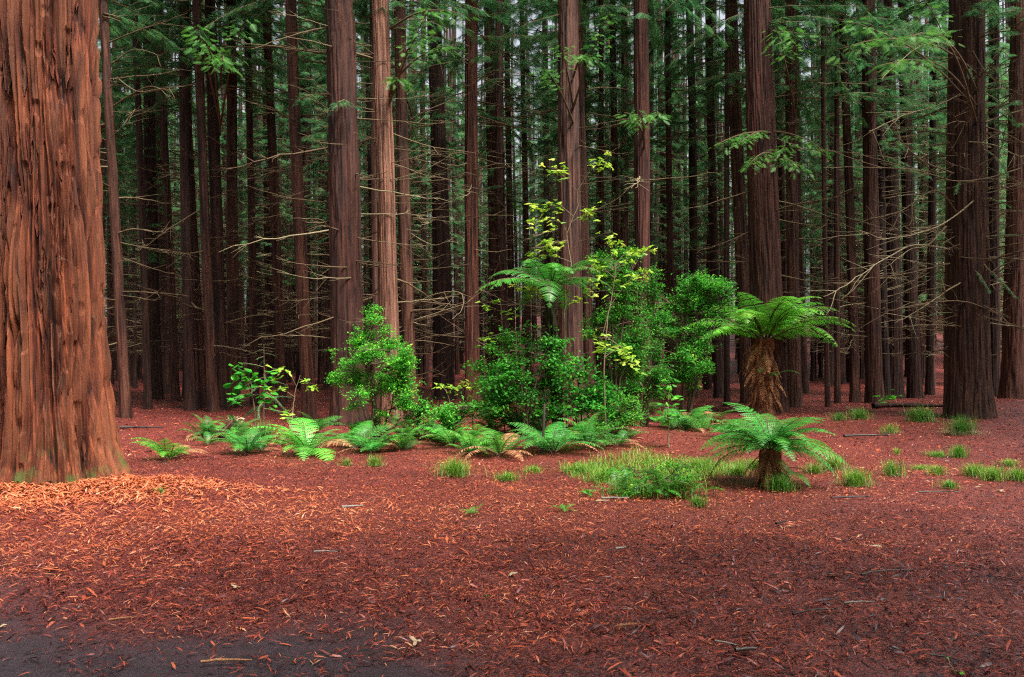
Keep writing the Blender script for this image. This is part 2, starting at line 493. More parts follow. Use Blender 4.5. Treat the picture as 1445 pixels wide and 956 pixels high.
# one dead limb per mesh; trees share them
DEAD = []
for k in range(12):
    mb = MB(); add_branch(mb, np.zeros(3), np.eye(3), 1.0, 0.006 + .003 * (k % 3), 5, 5 + k % 7, wob=.05 + .016 * (k % 4))
    DEAD.append(mb.mesh('branch', M_BRANCH))

def spray_unit(np_=9, droop=.10):
    """flat redwood spray along +x, length 1: a rib and two rows of narrow leaflets"""
    V = []; T = []
    for k in range(np_):
        s = (k + .3) / np_; l = .42 * math.sin(math.pi * (.18 + .78 * s)) + .05
        z = -droop * s * s
        for sd in (-1, 1):
            b = len(V)
            V += [[s - .035, 0, z], [s + .035, 0, z], [s + .16, sd * l, z - .10 * l]]
            T.append([b, b + 1, b + 2] if sd > 0 else [b + 1, b, b + 2])
    b = len(V); V += [[.9, -.04, -droop * .8], [.9, .04, -droop * .8], [1.1, 0, -droop * 1.2]]; T.append([b, b + 1, b + 2])
    return np.array(V, float), np.array(T)
SPV, STT = spray_unit(9)
SPV_LO, STT_LO = spray_unit(3)

def leafy_limb(mb, P0, Mat, L, r, ns, size, unit, mi_leaf, mi_wood, droop=-.1, curl=-.25, k=3):
    P = add_branch(mb, P0, Mat, L, r, k, 0, mi_wood, .05, droop, curl, 7)
    s = np.sort(rng.uniform(.18, 1.0, ns)) * 6
    i0 = np.clip(s.astype(int), 0, 5); f = (s - i0)[:, None]
    B = P[i0] * (1 - f) + P[i0 + 1] * f
    d = norm(P[i0 + 1] - P[i0])
    ang = np.where(np.arange(ns) % 2, 1, -1) * rng.uniform(.25, 1.15, ns)
    c, sn = np.cos(ang), np.sin(ang)
    dd = np.stack([d[:, 0] * c - d[:, 1] * sn, d[:, 0] * sn + d[:, 1] * c, d[:, 2] - rng.uniform(.0, .5, ns)], -1)
    up = np.stack([rng.normal(0, .35, ns), rng.normal(0, .35, ns), np.ones(ns)], -1)
    M = frames(dd @ Mat.T, up @ Mat.T)
    scatter(mb, unit[0], unit[1], B @ Mat.T + P0, M, size * rng.uniform(.6, 1.25, ns), mi_leaf, np.clip(rng.normal(.5, .25, ns), 0, 1))

def crown_mesh(name, z0, z1, nb, Lmax, ns, size, unit, r_tr):
    mb = MB()
    for k in range(nb):
        u = rng.random() ** 1.0; z = z0 + (z1 - z0) * u
        L = Lmax * (1 - u) ** .55 * rng.uniform(.55, 1.1) * (.45 + .55 * min(1, u / .12)) + .3
        M = rz(rng.uniform(0, 2 * np.pi))
        leafy_limb(mb, np.array((0, 0, z)), M, L, .02, int(ns * (1 - .35 * u)), size * (1 + 1.1 * u), unit, 0, 1, rng.uniform(-.25, .1), rng.uniform(-.35, -.05))
    return mb.mesh(name, [M_NEEDLE, M_BRANCH], smooth=False)

CROWN_HIGH = [crown_mesh('crown', 9.0 + .8 * k, 27, 110, 3.4, 30, .22, (SPV, STT), .2) for k in range(2)]
CROWN = [crown_mesh('crown', 6.5 + 1.0 * k, 26, 100, 3.4, 26, .21, (SPV, STT), .2) for k in range(4)]
CROWN_LOW = [crown_mesh('crown', 5.0 + 1.0 * k, 24, 82, 3.2, 18, .25, (SPV, STT), .2) for k in range(4)]

def deadset_mesh(name, z0, z1, nb, Lmax):
    mb = MB()
    for k in range(nb):
        z = rng.uniform(z0, z1); M = rz(rng.uniform(0, 2 * np.pi))
        add_branch(mb, np.array((0, 0, z)), M, rng.uniform(.35, 1) * Lmax, .019, 3, 4, 0, .05, n=6)
    return mb.mesh(name, M_BRANCH)
DEADSET = [deadset_mesh('dead_branches', 1.8, 13, 110, 2.2) for k in range(5)]

def green_limb(name, L, ns, size, mat, droop, curl):
    mb = MB(); leafy_limb(mb, np.zeros(3), np.eye(3), L, .014, ns, size, (SPV, STT), 0, 1, droop, curl, 4)
    return mb.mesh(name, [mat, M_BRANCH], smooth=False)
GREEN = [green_limb('needle_spray', 1.0, 56, .085, M_NEEDLE_FRESH, .0, -.35 - .1 * k) for k in range(3)]
DULL = [green_limb('needle_spray', 1.0, 56, .085, M_NEEDLE, .0, -.2 - .1 * k) for k in range(3)]

# ------------------------------------------------------------------ the giant trunk at the edge of the clearing
gxp, gyp = -5.33, 9.35
giant = thing('redwood_tree', 'massive redwood with deeply furrowed orange-brown bark beside the clearing', 'tree', (gxp, gyp, float(gz(gxp, gyp)) - .05), rot=(0, R(-1.1), 0))
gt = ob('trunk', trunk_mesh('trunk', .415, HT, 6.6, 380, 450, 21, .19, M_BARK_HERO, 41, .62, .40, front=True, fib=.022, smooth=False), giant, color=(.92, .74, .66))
ob('crown', CROWN_HIGH[0], giant, (0, 0, 4), rot=(0, 0, 1))
def strip_mesh(k):
    n = 9; s = np.linspace(0, 1, n); mb = MB()
    w = .5 * np.sin(np.pi * np.clip(s * .9 + .08, 0, 1)) ** .5 * (1 + .3 * rng.normal(0, 1, n))
    w[-1] = .06; off = np.cumsum(rng.normal(0, .12, n))
    out = .9 * (np.clip(s - .55, 0, 1) ** 1.5) * (1 if k % 2 else .3) + .06 * rng.random(n)
    lo = np.stack([off - w, out, -s], -1); hi = np.stack([off + w, out + .1, -s], -1)
    lo2 = lo + (0, .35, 0); hi2 = hi + (0, .35, 0)
    V = np.concatenate([lo, hi, lo2, hi2])
    i = np.arange(n - 1)
    Q = np.concatenate([np.stack([i, i + 1, n + i + 1, n + i], -1), np.stack([i, 2 * n + i, 2 * n + i + 1, i + 1], -1), np.stack([n + i, n + i + 1, 3 * n + i + 1, 3 * n + i], -1)])
    mb.add(V, Q=Q, attr=rng.random()); return mb.mesh('bark_strip', M_BARK_STRIP)
STRIPS = [strip_mesh(k) for k in range(8)]
for k in range(130):
    z = rng.uniform(.4, 5.9); th = rng.uniform(-2.9, -.25)
    r = .415 * (1 - .62 * z / HT) + .415 * .62 * math.exp(-z / .40) * 1.0 + .115
    wdt = rng.uniform(.02, .055); ln = rng.uniform(.25, 1.0)
    tint = rng.uniform(.6, 1.35); red = rng.uniform(.7, 1.1)
    ob('bark_strip', STRIPS[k % 8], giant, (r * math.cos(th), r * math.sin(th), z), (0, rng.uniform(-.08, .08), th - math.pi / 2), (wdt, -wdt * 1.2 if False else .05, ln), color=(tint, tint * red, tint * red))
for (z, th, L) in ((2.55, -.9, .45), (1.9, -.45, .3), (3.3, -1.9, .35)):
    r = .62; ob('branch', DEAD[int(z * 3) % 12], giant, (r * math.cos(th), r * math.sin(th), z), (0, .2, th), L)

# ------------------------------------------------------------------ the redwoods one can tell apart
trees = {}
def redwood(label, xb, yb, w, xt, tint, nbr, group=None, crown=True, brlen=(.8, 2.4), zb=(1.6, 9.5), proto=None, key=None, spray=0):
    x, y, z = at(xb, yb)
    r = w / F * y / 2
    ztop = H + HY / F * y
    lean = math.atan2((xt - xb) / F * y, ztop)
    t = thing('redwood_tree', label, 'tree', (x, y, z - .08), group, (rng.normal(0, .008), lean, 0))
    tint = tuple(c * rng.uniform(.8, 1.05) for c in (1, 1, 1)) if tint is None else tint
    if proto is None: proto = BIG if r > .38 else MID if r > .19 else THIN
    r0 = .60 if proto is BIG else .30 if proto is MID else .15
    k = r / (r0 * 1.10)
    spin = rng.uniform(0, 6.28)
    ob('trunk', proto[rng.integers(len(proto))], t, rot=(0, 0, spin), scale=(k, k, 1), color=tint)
    if crown:
        ob('crown', CROWN_HIGH[rng.integers(2)], t, rot=(0, 0, rng.uniform(0, 6.28)), scale=(1, 1, rng.uniform(.97, 1.1)))
    for _ in range(int(nbr * 1.4)):
        th = rng.uniform(0, 2 * np.pi)
        if rng.random() < .55: th = rng.choice([0, np.pi]) + rng.normal(0, .5)
        zz = rng.uniform(*zb); L = rng.uniform(*brlen)
        o = ob('branch', DEAD[rng.integers(12)], t, (.8 * r * math.cos(th), .8 * r * math.sin(th), zz), (rng.uniform(0, 6.28) * 0 + rng.normal(0, .3), rng.normal(.03, .18), th), L)
    for _ in range(0):
        th = rng.uniform(-2.9, -.2); zz = rng.uniform(6.2, 10.5)
        ob('needle_spray', (GREEN + DULL)[rng.integers(6)], t, (.8 * r * math.cos(th), .8 * r * math.sin(th), zz), (0, rng.normal(.05, .15), th), rng.uniform(1.2, 2.4))
    t['r'] = r
    trees[key or label] = t
    return t

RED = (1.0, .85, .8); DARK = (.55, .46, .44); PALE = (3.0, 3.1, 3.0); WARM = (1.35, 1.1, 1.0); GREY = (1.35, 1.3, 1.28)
MAIN = [
 ('slender reddish redwood leaning left, just behind the giant furrowed trunk', 178, 590, 14, 150, WARM, 16, 1),
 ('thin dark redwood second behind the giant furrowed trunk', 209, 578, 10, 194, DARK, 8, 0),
 ('thin brown redwood third behind the giant furrowed trunk', 248, 567, 11, 228, RED, 8, 0),
 ('dark narrow redwood at the end of the shaded gap beside the giant', 270, 579, 15, 258, DARK, 10, 0),
 ('slim redwood at the left of a tight pair behind the pale dried fern clump', 287, 577, 12, 264, RED, 10, 0),
 ('slim brown redwood at the right of a tight pair behind the dried fern clump', 301, 581, 14, 279, RED, 12, 0),
 ('dark redwood touching a lighter twin on its right, above the ferns', 313, 578, 18, 303, DARK, 12, 1),
 ('lighter brown redwood touching a dark twin on its left, above the ferns', 330, 575, 17, 318, RED, 14, 1),
 ('thin redwood rising behind the dark conifer sapling', 360, 572, 11, 346, RED, 8, 0),
 ('narrow redwood behind the glossy broad-leaved sapling', 397, 572, 14, 386, RED, 10, 0),
 ('rough reddish redwood with stubby twigs left of the thick dark trunk', 437, 590, 18, 414, WARM, 26, 1),
 ('thick dark red redwood behind the bright green rounded shrub', 492, 600, 46, 479, (.8, .58, .56), 22, 1),
 ('slim brownish redwood tucked against the left of the pale knotted trunk', 532, 592, 12, 521, GREY, 8, 0),
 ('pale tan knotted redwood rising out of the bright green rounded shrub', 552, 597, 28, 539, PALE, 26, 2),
 ('light brown redwood just right of the pale knotted trunk', 580, 590, 19, 571, (1.5, 1.35, 1.25), 26, 1),
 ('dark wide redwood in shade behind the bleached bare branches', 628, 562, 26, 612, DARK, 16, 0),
 ('straight warm brown redwood standing alone left of the tree fern fronds', 667, 582, 21, 664, (1.6, 1.2, 1.05), 22, 2),
 ('dim brown redwood right of the straight warm brown one', 703, 560, 15, 692, RED, 12, 0),
 ('slim dim redwood second right of the straight warm brown one', 724, 556, 10, 718, RED, 8, 0),
 ('very slim redwood left of the thick grey ribbed trunk', 746, 556, 9, 742, WARM, 8, 0),
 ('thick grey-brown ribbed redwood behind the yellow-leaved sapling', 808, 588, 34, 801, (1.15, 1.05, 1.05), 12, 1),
 ('slimmer redwood pressed against the right of the grey ribbed trunk', 833, 578, 14, 823, (1.2, 1.1, 1.1), 8, 1),
 ('thin reddish redwood second right of the grey ribbed trunk', 850, 560, 9, 845, WARM, 8, 0),
 ('thin redwood just left of the dark red trunk with a mid-height green spray', 877, 560, 11, 871, RED, 8, 0),
 ('dark red redwood with a mid-height green spray, behind the central shrubs', 908, 585, 24, 899, (1.05, .72, .7), 12, 2),
 ('slim redwood behind the tall small-leaved shrub', 950, 562, 10, 946, RED, 8, 0),
 ('thin shaded redwood behind the right side of the small-leaved shrub', 977, 560, 13, 968, DARK, 8, 0),
 ('very thin dark redwood between the small-leaved shrub and tree fern', 1026, 574, 8, 1022, DARK, 6, 0),
 ('grey-brown redwood tucked behind the left of the thick trunk over the tree fern', 1058, 570, 20, 1034, GREY, 8, 0),
 ('thick dark red redwood rising directly behind the large tree fern', 1086, 582, 46, 1067, (.95, .68, .66), 16, 1),
 ('medium redwood right of the thick trunk over the tree fern', 1122, 575, 18, 1113, GREY, 14, 1),
 ('thin stem-like redwood beside the right fronds of the tree fern', 1168, 575, 7, 1160, RED, 8, 0),
 ('thin redwood second right of the large tree fern', 1182, 570, 8, 1174, RED, 8, 0),
 ('slim redwood third right of the large tree fern', 1207, 568, 13, 1195, RED, 12, 0),
 ('broad-based redwood right of the tree fern, above the small bright seedling', 1234, 569, 22, 1222, RED, 12, 0),
 ('shaded redwood above the dark fallen log', 1264, 563, 20, 1252, DARK, 12, 0),
 ('shaded redwood above the right end of the dark fallen log', 1291, 562, 18, 1276, DARK, 12, 0),
 ('thin dim redwood left of the thick branchy trunk', 1312, 558, 11, 1308, DARK, 10, 0),
 ('slim grey stem fused to the left of the thick branchy trunk', 1339, 587, 13, 1336, GREY, 10, 0),
 ('thick rough redwood with many bare branches behind the straw-skirted grass tuft', 1369, 590, 54, 1362, (.80, .72, .62), 34, 2),
 ('dim redwood just behind the right of the thick branchy trunk', 1403, 560, 16, 1394, DARK, 12, 0),
 ('reddish redwood near the right edge of the picture', 1428, 563, 28, 1431, WARM, 16, 1),
]
for (lb, xb, yb, w, xt, tint, nbr, sp) in MAIN:
    redwood(lb, xb, yb, w, xt, tint, nbr, spray=sp)

# long bare limbs and green limbs that the photo shows one by one
def find(part): return next(t for k, t in trees.items() if part in k)
def to_local(t, P):
    Mi = np.array(t.matrix_basis.inverted())
    return np.asarray(P) @ Mi[:3, :3].T + Mi[:3, 3]
def curve(P, m=6):
    P = np.asarray(P, float); k = np.linspace(0, len(P) - 1, (len(P) - 1) * m + 1)
    out = []
    for u in k:
        i0 = min(int(u), len(P) - 2); f = u - i0
        a = P[max(i0 - 1, 0)]; b = P[i0]; c = P[i0 + 1]; d = P[min(i0 + 2, len(P) - 1)]
        out.append(.5 * ((2 * b) + (c - a) * f + (2 * a - 5 * b + 4 * c - d) * f * f + (3 * b - a - 3 * c + d) * f ** 3))
    return np.array(out)
def limb(t, pts, r=.022, dep=1.0, twigs=5, mat=None):
    """bare limb: photo-pixel polyline starting at the trunk, swinging DEP metres towards the clearing at its tip"""
    Y = t.location.y; n = len(pts)
    P = curve([pt(p[0], p[1], Y - t['r'] * .4 - dep * k / (n - 1)) for k, p in enumerate(pts)])
    P = P + np.cumsum(rng.normal(0, .016, P.shape), 0) * np.linspace(0, 1, len(P))[:, None]
    mb = MB(); a = rng.uniform(.3, 1); m = len(P)
    tube(mb, to_local(t, P), np.linspace(r, r * .25, m), 6, 0, a)
    L = np.linalg.norm(P[-1] - P[0])
    for _ in range(twigs):
        i0 = rng.integers(m // 4, m - 1); d = norm(P[min(i0 + 1, m - 1)] - P[i0 - 1])
        dd = norm(d + rng.normal(0, .7, 3)); l = L * rng.uniform(.08, .28)
        q = np.linspace(0, 1, 5)[:, None]
        tube(mb, to_local(t, P[i0] + dd * q * l + np.cumsum(rng.normal(0, .03 * l, (5, 3)), 0) * q), np.linspace(r * .4, r * .12, 5), 4, 0, a)
    ob('branch', mb.mesh('branch', mat or M_BRANCH), t)
BT = find('thick rough redwood')
for pts, dep in (([(1390, 268), (1345, 308), (1300, 330), (1245, 338), (1212, 322)], 2.0), ([(1340, 352), (1290, 346), (1250, 365), (1200, 396), (1165, 418)], 2.5),
                 ([(1340, 372), (1290, 385), (1240, 395), (1195, 405)], 1.5), ([(1440, 238), (1390, 252), (1345, 253), (1290, 234), (1165, 228)], 2.5),
                 ([(1365, 244), (1390, 228), (1408, 212), (1416, 195), (1425, 150)], 1.2), ([(1403, 442), (1370, 428), (1330, 424), (1290, 430), (1250, 440)], 1.8),
                 ([(1358, 398), (1335, 412), (1310, 430), (1268, 453)], 1.5), ([(1360, 200), (1400, 205), (1445, 226)], 1.5), ([(1345, 245), (1310, 232), (1290, 220), (1262, 190)], 1.5),
                 ([(1350, 300), (1320, 270), (1270, 300), (1230, 313)], 1.2), ([(1352, 363), (1395, 366), (1430, 362)], 1.5), ([(1380, 362), (1400, 385), (1418, 378), (1424, 366)], 1.4),
                 ([(1362, 130), (1320, 150), (1270, 165), (1210, 190)], 2.0), ([(1362, 90), (1330, 60), (1290, 70), (1240, 110)], 2.0), ([(1365, 60), (1400, 110), (1445, 130)], 1.5),
                 ([(1335, 320), (1310, 345), (1285, 352), (1258, 372)], 1.6), ([(1390, 320), (1420, 300), (1445, 302)], 1.2)):
    limb(BT, pts, .022, dep, 10)
LT_ = find('light brown redwood just right')
for pts, dep in (([(582, 430), (615, 415), (645, 412), (653, 425), (648, 441), (634, 448)], 1.6), ([(585, 452), (620, 440), (660, 425), (690, 396), (706, 358)], 1.5),
                 ([(588, 480), (610, 475), (652, 476)], .9), ([(586, 500), (615, 498), (643, 484)], .9), ([(588, 530), (615, 522), (632, 509)], .9), ([(590, 536), (620, 530), (640, 519)], 1.0),
                 ([(583, 455), (600, 460), (614, 453)], .7), ([(580, 330), (610, 345), (640, 338)], 1.0), ([(572, 200), (590, 180), (620, 175), (640, 150)], 1.2), ([(575, 130), (600, 100), (640, 95)], 1.2)):
    limb(LT_, pts, .016, dep, 3)
DT = find('thick dark red redwood behind')
for pts, dep in (([(505, 392), (470, 394), (430, 394), (392, 387)], 1.6), ([(505, 378), (460, 376), (420, 372), (392, 362)], 1.6), ([(500, 205), (460, 200), (430, 185)], 1.2), ([(500, 245), (520, 247), (560, 240)], 1.2)):
    limb(DT, pts, .016, dep, 5)
WT = find('straight warm brown')
for pts, dep in (([(668, 308), (690, 304), (725, 304)], .8), ([(668, 352), (690, 354), (720, 350)], .8), ([(660, 230), (640, 235), (610, 228)], .8), ([(668, 240), (700, 232), (730, 236)], .8), ([(668, 120), (700, 100), (760, 112)], 1.5)):
    limb(WT, pts, .018, dep, 3)
GT = find('slender reddish redwood leaning left')
for pts, dep in (([(165, 330), (190, 322), (230, 330)], 1.0), ([(158, 90), (190, 70), (230, 80)], 1.2), ([(155, 60), (200, 40), (260, 20)], 2.0), ([(160, 150), (210, 120), (240, 130)], 1.6), ([(165, 110), (200, 130), (260, 118)], 1.6)):
    limb(GT, pts, .02, dep, 4)

def leafy(t, z0, end, n=26, size=.30, mat=None, start=.45, sag=.06):
    n = int(n * 2.2)
    """a limb from the trunk at height z0 to a point, with green sprays on its outer part"""
    z0 = z0 + rng.uniform(-1.1, .8)
    A = np.array((t.location.x, t.location.y - t['r'] * .6, t.location.z + z0)); B = pt(*end)
    L = np.linalg.norm(B - A); s = np.linspace(0, 1, 12)[:, None]
    P = A + (B - A) * s + np.array((0, 0, 1.0)) * (sag * L * np.sin(s * np.pi))
    P = P + np.cumsum(rng.normal(0, .012 * L / 12 * 3, P.shape), 0) * s
    mb = MB(); tube(mb, to_local(t, P), np.linspace(.03, .005, 12), 5, 1, .3)
    u = rng.uniform(start, 1, n) * 11; i0 = np.clip(u.astype(int), 0, 10); f = (u - i0)[:, None]
    C = P[i0] * (1 - f) + P[i0 + 1] * f
    d = norm(P[i0 + 1] - P[i0]); side = norm(np.cross(d, (0, 0, 1.0)))
    dd = d * .5 + side * rng.choice([-1, 1], n)[:, None] * rng.uniform(.4, 1.2, n)[:, None] + np.array((0, 0, -1)) * rng.uniform(0, .9, n)[:, None]
    C = C + dd * rng.uniform(0, size * 1.1, n)[:, None]; size = size * .58
    up = np.stack([rng.normal(0, .4, n), rng.normal(0, .4, n), np.ones(n)], -1)
    Rm = np.array(t.matrix_basis.inverted())[:3, :3]
    scatter(mb, SPV, STT, to_local(t, C), frames(dd @ Rm.T, up @ Rm.T), size * rng.uniform(.5, 1.2, n), 0, np.clip(rng.normal(.55, .25, n), 0, 1))
    ob('needle_spray', mb.mesh('needle_spray', [mat or M_NEEDLE_FRESH, M_BRANCH], smooth=False), t)
MT = find('thick dark red redwood rising'); NT = find('dark red redwood with a mid'); PT_ = find('pale tan knotted'); XT = find('thick grey-brown ribbed'); AT = find('dark redwood touching'); VT = find('medium redwood right of the thick')
for e in ((1240, 95, 13), (1200, 60, 14), (1275, 60, 12), (1175, 30, 15), (1300, 20, 13)): leafy(BT, 8.2, e, 30, .28, start=.62)
for e in ((1060, 235, 20), (1110, 205, 20), (1160, 210, 20.5), (1010, 205, 20.5), (1045, 200, 20), (1130, 240, 20)): leafy(MT, 7.3, e, 34, .26, M_NEEDLE_FRESH, .3)
for e in ((880, 160, 18.5), (935, 162, 18.5), (905, 150, 18)): leafy(NT, 7.6, e, 26, .24, M_NEEDLE_FRESH, .3)
for e in ((590, 45, 15.5), (640, 60, 15.5), (655, 20, 15.5), (560, 110, 16), (610, 15, 16)): leafy(PT_, 8.4, e, 24, .24, start=.5)
for e in ((830, 75, 17), (790, 65, 17), (770, 100, 17.5), (860, 20, 17)): leafy(XT, 8.0, e, 26, .24, start=.5)
for e in ((300, 55, 15), (265, 35, 15), (315, 95, 16), (350, 30, 16)): leafy(AT, 8.6, e, 26, .26, start=.6)
for e in ((480, 145, 17.5), (490, 190, 18), (420, 140, 18)): leafy(DT, 7.8, e, 20, .22, M_NEEDLE, .5)
for e in ((1120, 60, 16), (1090, 30, 16)): leafy(VT, 9.0, e, 24, .26, start=.5)

for k in range(60):
    th = rng.uniform(-3.3, .2); zz = rng.uniform(2.2, 10)
    ob('branch', DEAD[rng.integers(12)], BT, (.45 * math.cos(th), .45 * math.sin(th), zz), (rng.normal(0, .5), rng.normal(0, .35), th), rng.uniform(.5, 1.9))
for k in range(14):
    th = rng.uniform(-3.1, 0); zz = rng.uniform(2.6, 9)
    ob('needle_spray', DULL[k % 3], BT, (.4 * math.cos(th), .4 * math.sin(th), zz), (0, rng.normal(.2, .2), th), rng.uniform(.5, 1.1))
# ------------------------------------------------------------------ the crowded rows behind
pos = [(t.location.x, t.location.y) for t in trees.values()]
cnt = 0; tries = 0
while cnt < 250 and tries < 9000:
    tries += 1
    y = math.sqrt(rng.uniform(28 ** 2, 80 ** 2)); x = rng.uniform(-.66, .66) * y
    md = 1.3 if y < 45 else 1.7
    if any((x - a) ** 2 + (y - b) ** 2 < md * md for a, b in pos): continue
    pos.append((x, y)); cnt += 1
    r = rng.uniform(.09, .22) * (1 + .4 * (rng.random() < .2))
    near = y < 48
    t = thing('redwood_tree', 'slim redwood trunk in the dim crowded rows just behind the front trees' if near else 'distant redwood trunk in the far rows deep in the forest', 'tree',
              (x, y, float(gz(x, y)) - .1), 'redwoods in the middle rows' if near else 'redwoods in the far rows', (rng.normal(0, .01), rng.normal(-.012, .015), 0))
    pr = MID if r > .2 else THIN; k = r / (.30 if pr is MID else .15)
    tv = rng.uniform(.3, 1.2)
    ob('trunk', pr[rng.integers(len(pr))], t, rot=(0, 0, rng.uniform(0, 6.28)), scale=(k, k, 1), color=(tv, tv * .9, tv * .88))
    ob('dead_branches', DEADSET[rng.integers(5)], t, rot=(0, 0, rng.uniform(0, 6.28)))['kind'] = 'stuff'
    ob('crown', (CROWN if y < 40 else CROWN_LOW)[rng.integers(4)], t, rot=(0, 0, rng.uniform(0, 6.28)), scale=(rng.uniform(.85, 1.1),) * 2 + (rng.uniform(.72, 1.1),))

# the rest of the wood: far behind, to both sides and behind the viewer, one mass
lo = MB()
for k in range(34):
    u = rng.random() ** .8; z = 7 + 19 * u
    leafy_limb(lo, np.array((0, 0, z)), rz(rng.uniform(0, 6.28)), 3.8 * (1 - u) ** .5 + .4, .02, 5, 1.3, (SPV_LO, STT_LO), 0, 1, -.1, -.2)
LV, LT, LQ, ltm, lqm, LA = lo.arrays()
l2 = MB()
for k in range(42):
    u = rng.random() ** 1.3; z = .3 + 22 * u
    leafy_limb(l2, np.array((0, 0, z)), rz(rng.uniform(0, 6.28)), 3.8 * (1 - u) ** .5 + .4, .02, 5, 1.1, (SPV_LO, STT_LO), 0, 1, -.1, -.2)
L2V, L2T, L2Q, _a, _b, L2A = l2.arrays()
mb = MB()
spots = []
def far_spot(x, y, md=2.6):
    if all((x - a) ** 2 + (y - b) ** 2 > md * md for a, b in spots): spots.append((x, y)); return True
for _ in range(4000):
    if len(spots) >= 46: break
    y = rng.uniform(82, 118); x = rng.uniform(-.8, .8) * y
    far_spot(x, y, 3.2)
nfar = len(spots)
for _ in range(6000):
    if len(spots) >= nfar + 120: break
    a = rng.uniform(0, 2 * np.pi); rr = rng.uniform(9, 30)
    x = rr * math.cos(a); y = 8 + rr * math.sin(a)
    if y > 4 and abs(x) < .70 * y + 3: continue
    # sky gap that lets the light into the clearing
    if y > -6 and -11 < x < 5.5: continue
    if y > -2 and abs(x) < 14: continue
    far_spot(x, y, 2.6)
spots += [(5.4, -3.9), (8.0, -2.6), (9.4, .2), (5.0, -8.4), (9.6, -6.2), (1.5, -8.5), (-4.0, -9.0)]  # unseen trees added behind the viewer to shade the near ground
for (x, y) in spots:
    a = rng.uniform(0, 6.28); M = rz(a); z = float(gz(x, y)); s = rng.uniform(.9, 1.15)
    if y > 80 or (y < 8 and math.hypot(x, y - 8) > 15): mb.add(L2V @ M.T * s + (x, y, z), T=L2T, Q=L2Q, mi=0, attr=L2A)  # behind the viewer, low crowns added to block low-angle light
    else: mb.add(LV @ M.T * s + (x, y, z), T=LT, Q=LQ, mi=0, attr=LA)
    mb.qm[-1][:] = 1
    zz = np.array((-.2, 1, 8, 18, 30.0)); r = rng.uniform(.2, .4)
    tube(mb, np.stack([np.full(5, x), np.full(5, y), z + zz], -1), r * np.array((1.4, 1, .8, .5, .1)), 8, 2, .1)
for k in range(640):
    y = rng.uniform(44, 100); x = rng.uniform(-.72, .72) * y
    z = float(gz(x, y)); r = rng.uniform(.08, .2); ln = rng.normal(0, .02)
    zz = np.array((-.2, .6, 6, 14, 24.0))
    tube(mb, np.stack([x + zz * ln, np.full(5, y), z + zz], -1), r * np.array((1.4, 1, .9, .7, .1)), 7, 2, .3)
    for q in range(6):
        z0 = rng.uniform(1.5, 12); a = rng.uniform(0, 6.28); l = rng.uniform(.6, 2.2); s3 = np.linspace(0, 1, 4)
        tube(mb, np.stack([x + z0 * ln + s3 * l * math.cos(a), y + s3 * l * math.sin(a), z + z0 + l * rng.uniform(-.2, .2) * s3 + .15 * l * s3 ** 2], -1), np.linspace(.02, .006, 4), 3, 1, rng.random())
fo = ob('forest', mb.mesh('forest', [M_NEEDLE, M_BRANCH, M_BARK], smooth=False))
tag(fo, 'dense dark mass of redwoods beyond the countable rows, with unseen trees added to shade the clearing', 'forest', kind='stuff')

# ------------------------------------------------------------------ ferns
def frond_mesh(name, phi0, arch, npair, W, mat, m=9, droop=.25, twist=0, power=1.2):
    n = 40; s = np.linspace(0, 1, n)
    ph = R(phi0) - R(arch) * s ** power
    ds = 1.0 / (n - 1)
    X = np.concatenate([[0], np.cumsum(np.cos(ph[:-1])) * ds]); Z = np.concatenate([[0], np.cumsum(np.sin(ph[:-1])) * ds])
    Yw = .03 * np.sin(s * 4 + twist)
    P = np.stack([X, Yw, Z], -1)
    mb = MB()
    tube(mb, P, np.linspace(.011, .002, n), 4, 1, .4)
    s0 = .10
    for k in range(npair):
        u = s0 + (1 - s0) * (k + .5) / npair
        l = W * (math.sin(math.pi * min(1, ((u - s0) / (1 - s0)) ** .62 * .97 + .03))) ** .8 + .012
        i0 = min(int(u * (n - 1)), n - 2); p = P[i0]
        tdir = norm(P[i0 + 1] - P[i0]); nrm = np.array((-tdir[2], 0, tdir[0]))
        sp = (1 - s0) / npair
        for sd in (-1, 1):
            lat = norm(np.array((0, sd, 0)) + tdir * rng.uniform(.25, .45))
            t = np.linspace(0, 1, m + 1)
            mid = p + lat * (t * l)[:, None] - nrm * (droop * l * t ** 2 + rng.uniform(-.05, .05) * l * t)[:, None]
            wd = sp * .62 * (1 - t[:-1] ** 1.6) + .002
            V = [mid]; T = []
            for sg in (-1, 1):
                tip = (mid[:-1] * .45 + mid[1:] * .55) + tdir * (sg * wd)[:, None] + lat * (l * .35 / m) - nrm * (.12 * wd)[:, None]
                b = (m + 1) * 1 + (0 if sg < 0 else m)
                V.append(tip)
                for q in range(m): T.append([q, q + 1, b + q] if sg * sd < 0 else [q + 1, q, b + q])
            mb.add(np.concatenate(V), T=T, attr=np.clip(.5 + rng.normal(0, .16), 0, 1))
    return mb.mesh(name, [mat, M_STEM if mat is not M_DEADFERN else M_DEADFERN], smooth=False)

FR_LOW = [frond_mesh('frond', 42 + 6 * k, 70 + 8 * k, 20, .21, M_FERN, 8, .2, k) for k in range(4)]
FR_TREE = [frond_mesh('frond', 40 + 5 * k, 72 + 10 * k, 28, .17, M_FERN, 9, .3, k, 1.7) for k in range(4)]
FR_DEAD = [frond_mesh('dead_frond', -48 - 9 * k, 40 - 10 * k, 16, (.15, .10, .07, .05)[k], M_DEADFERN, 6, .5, k) for k in range(4)]

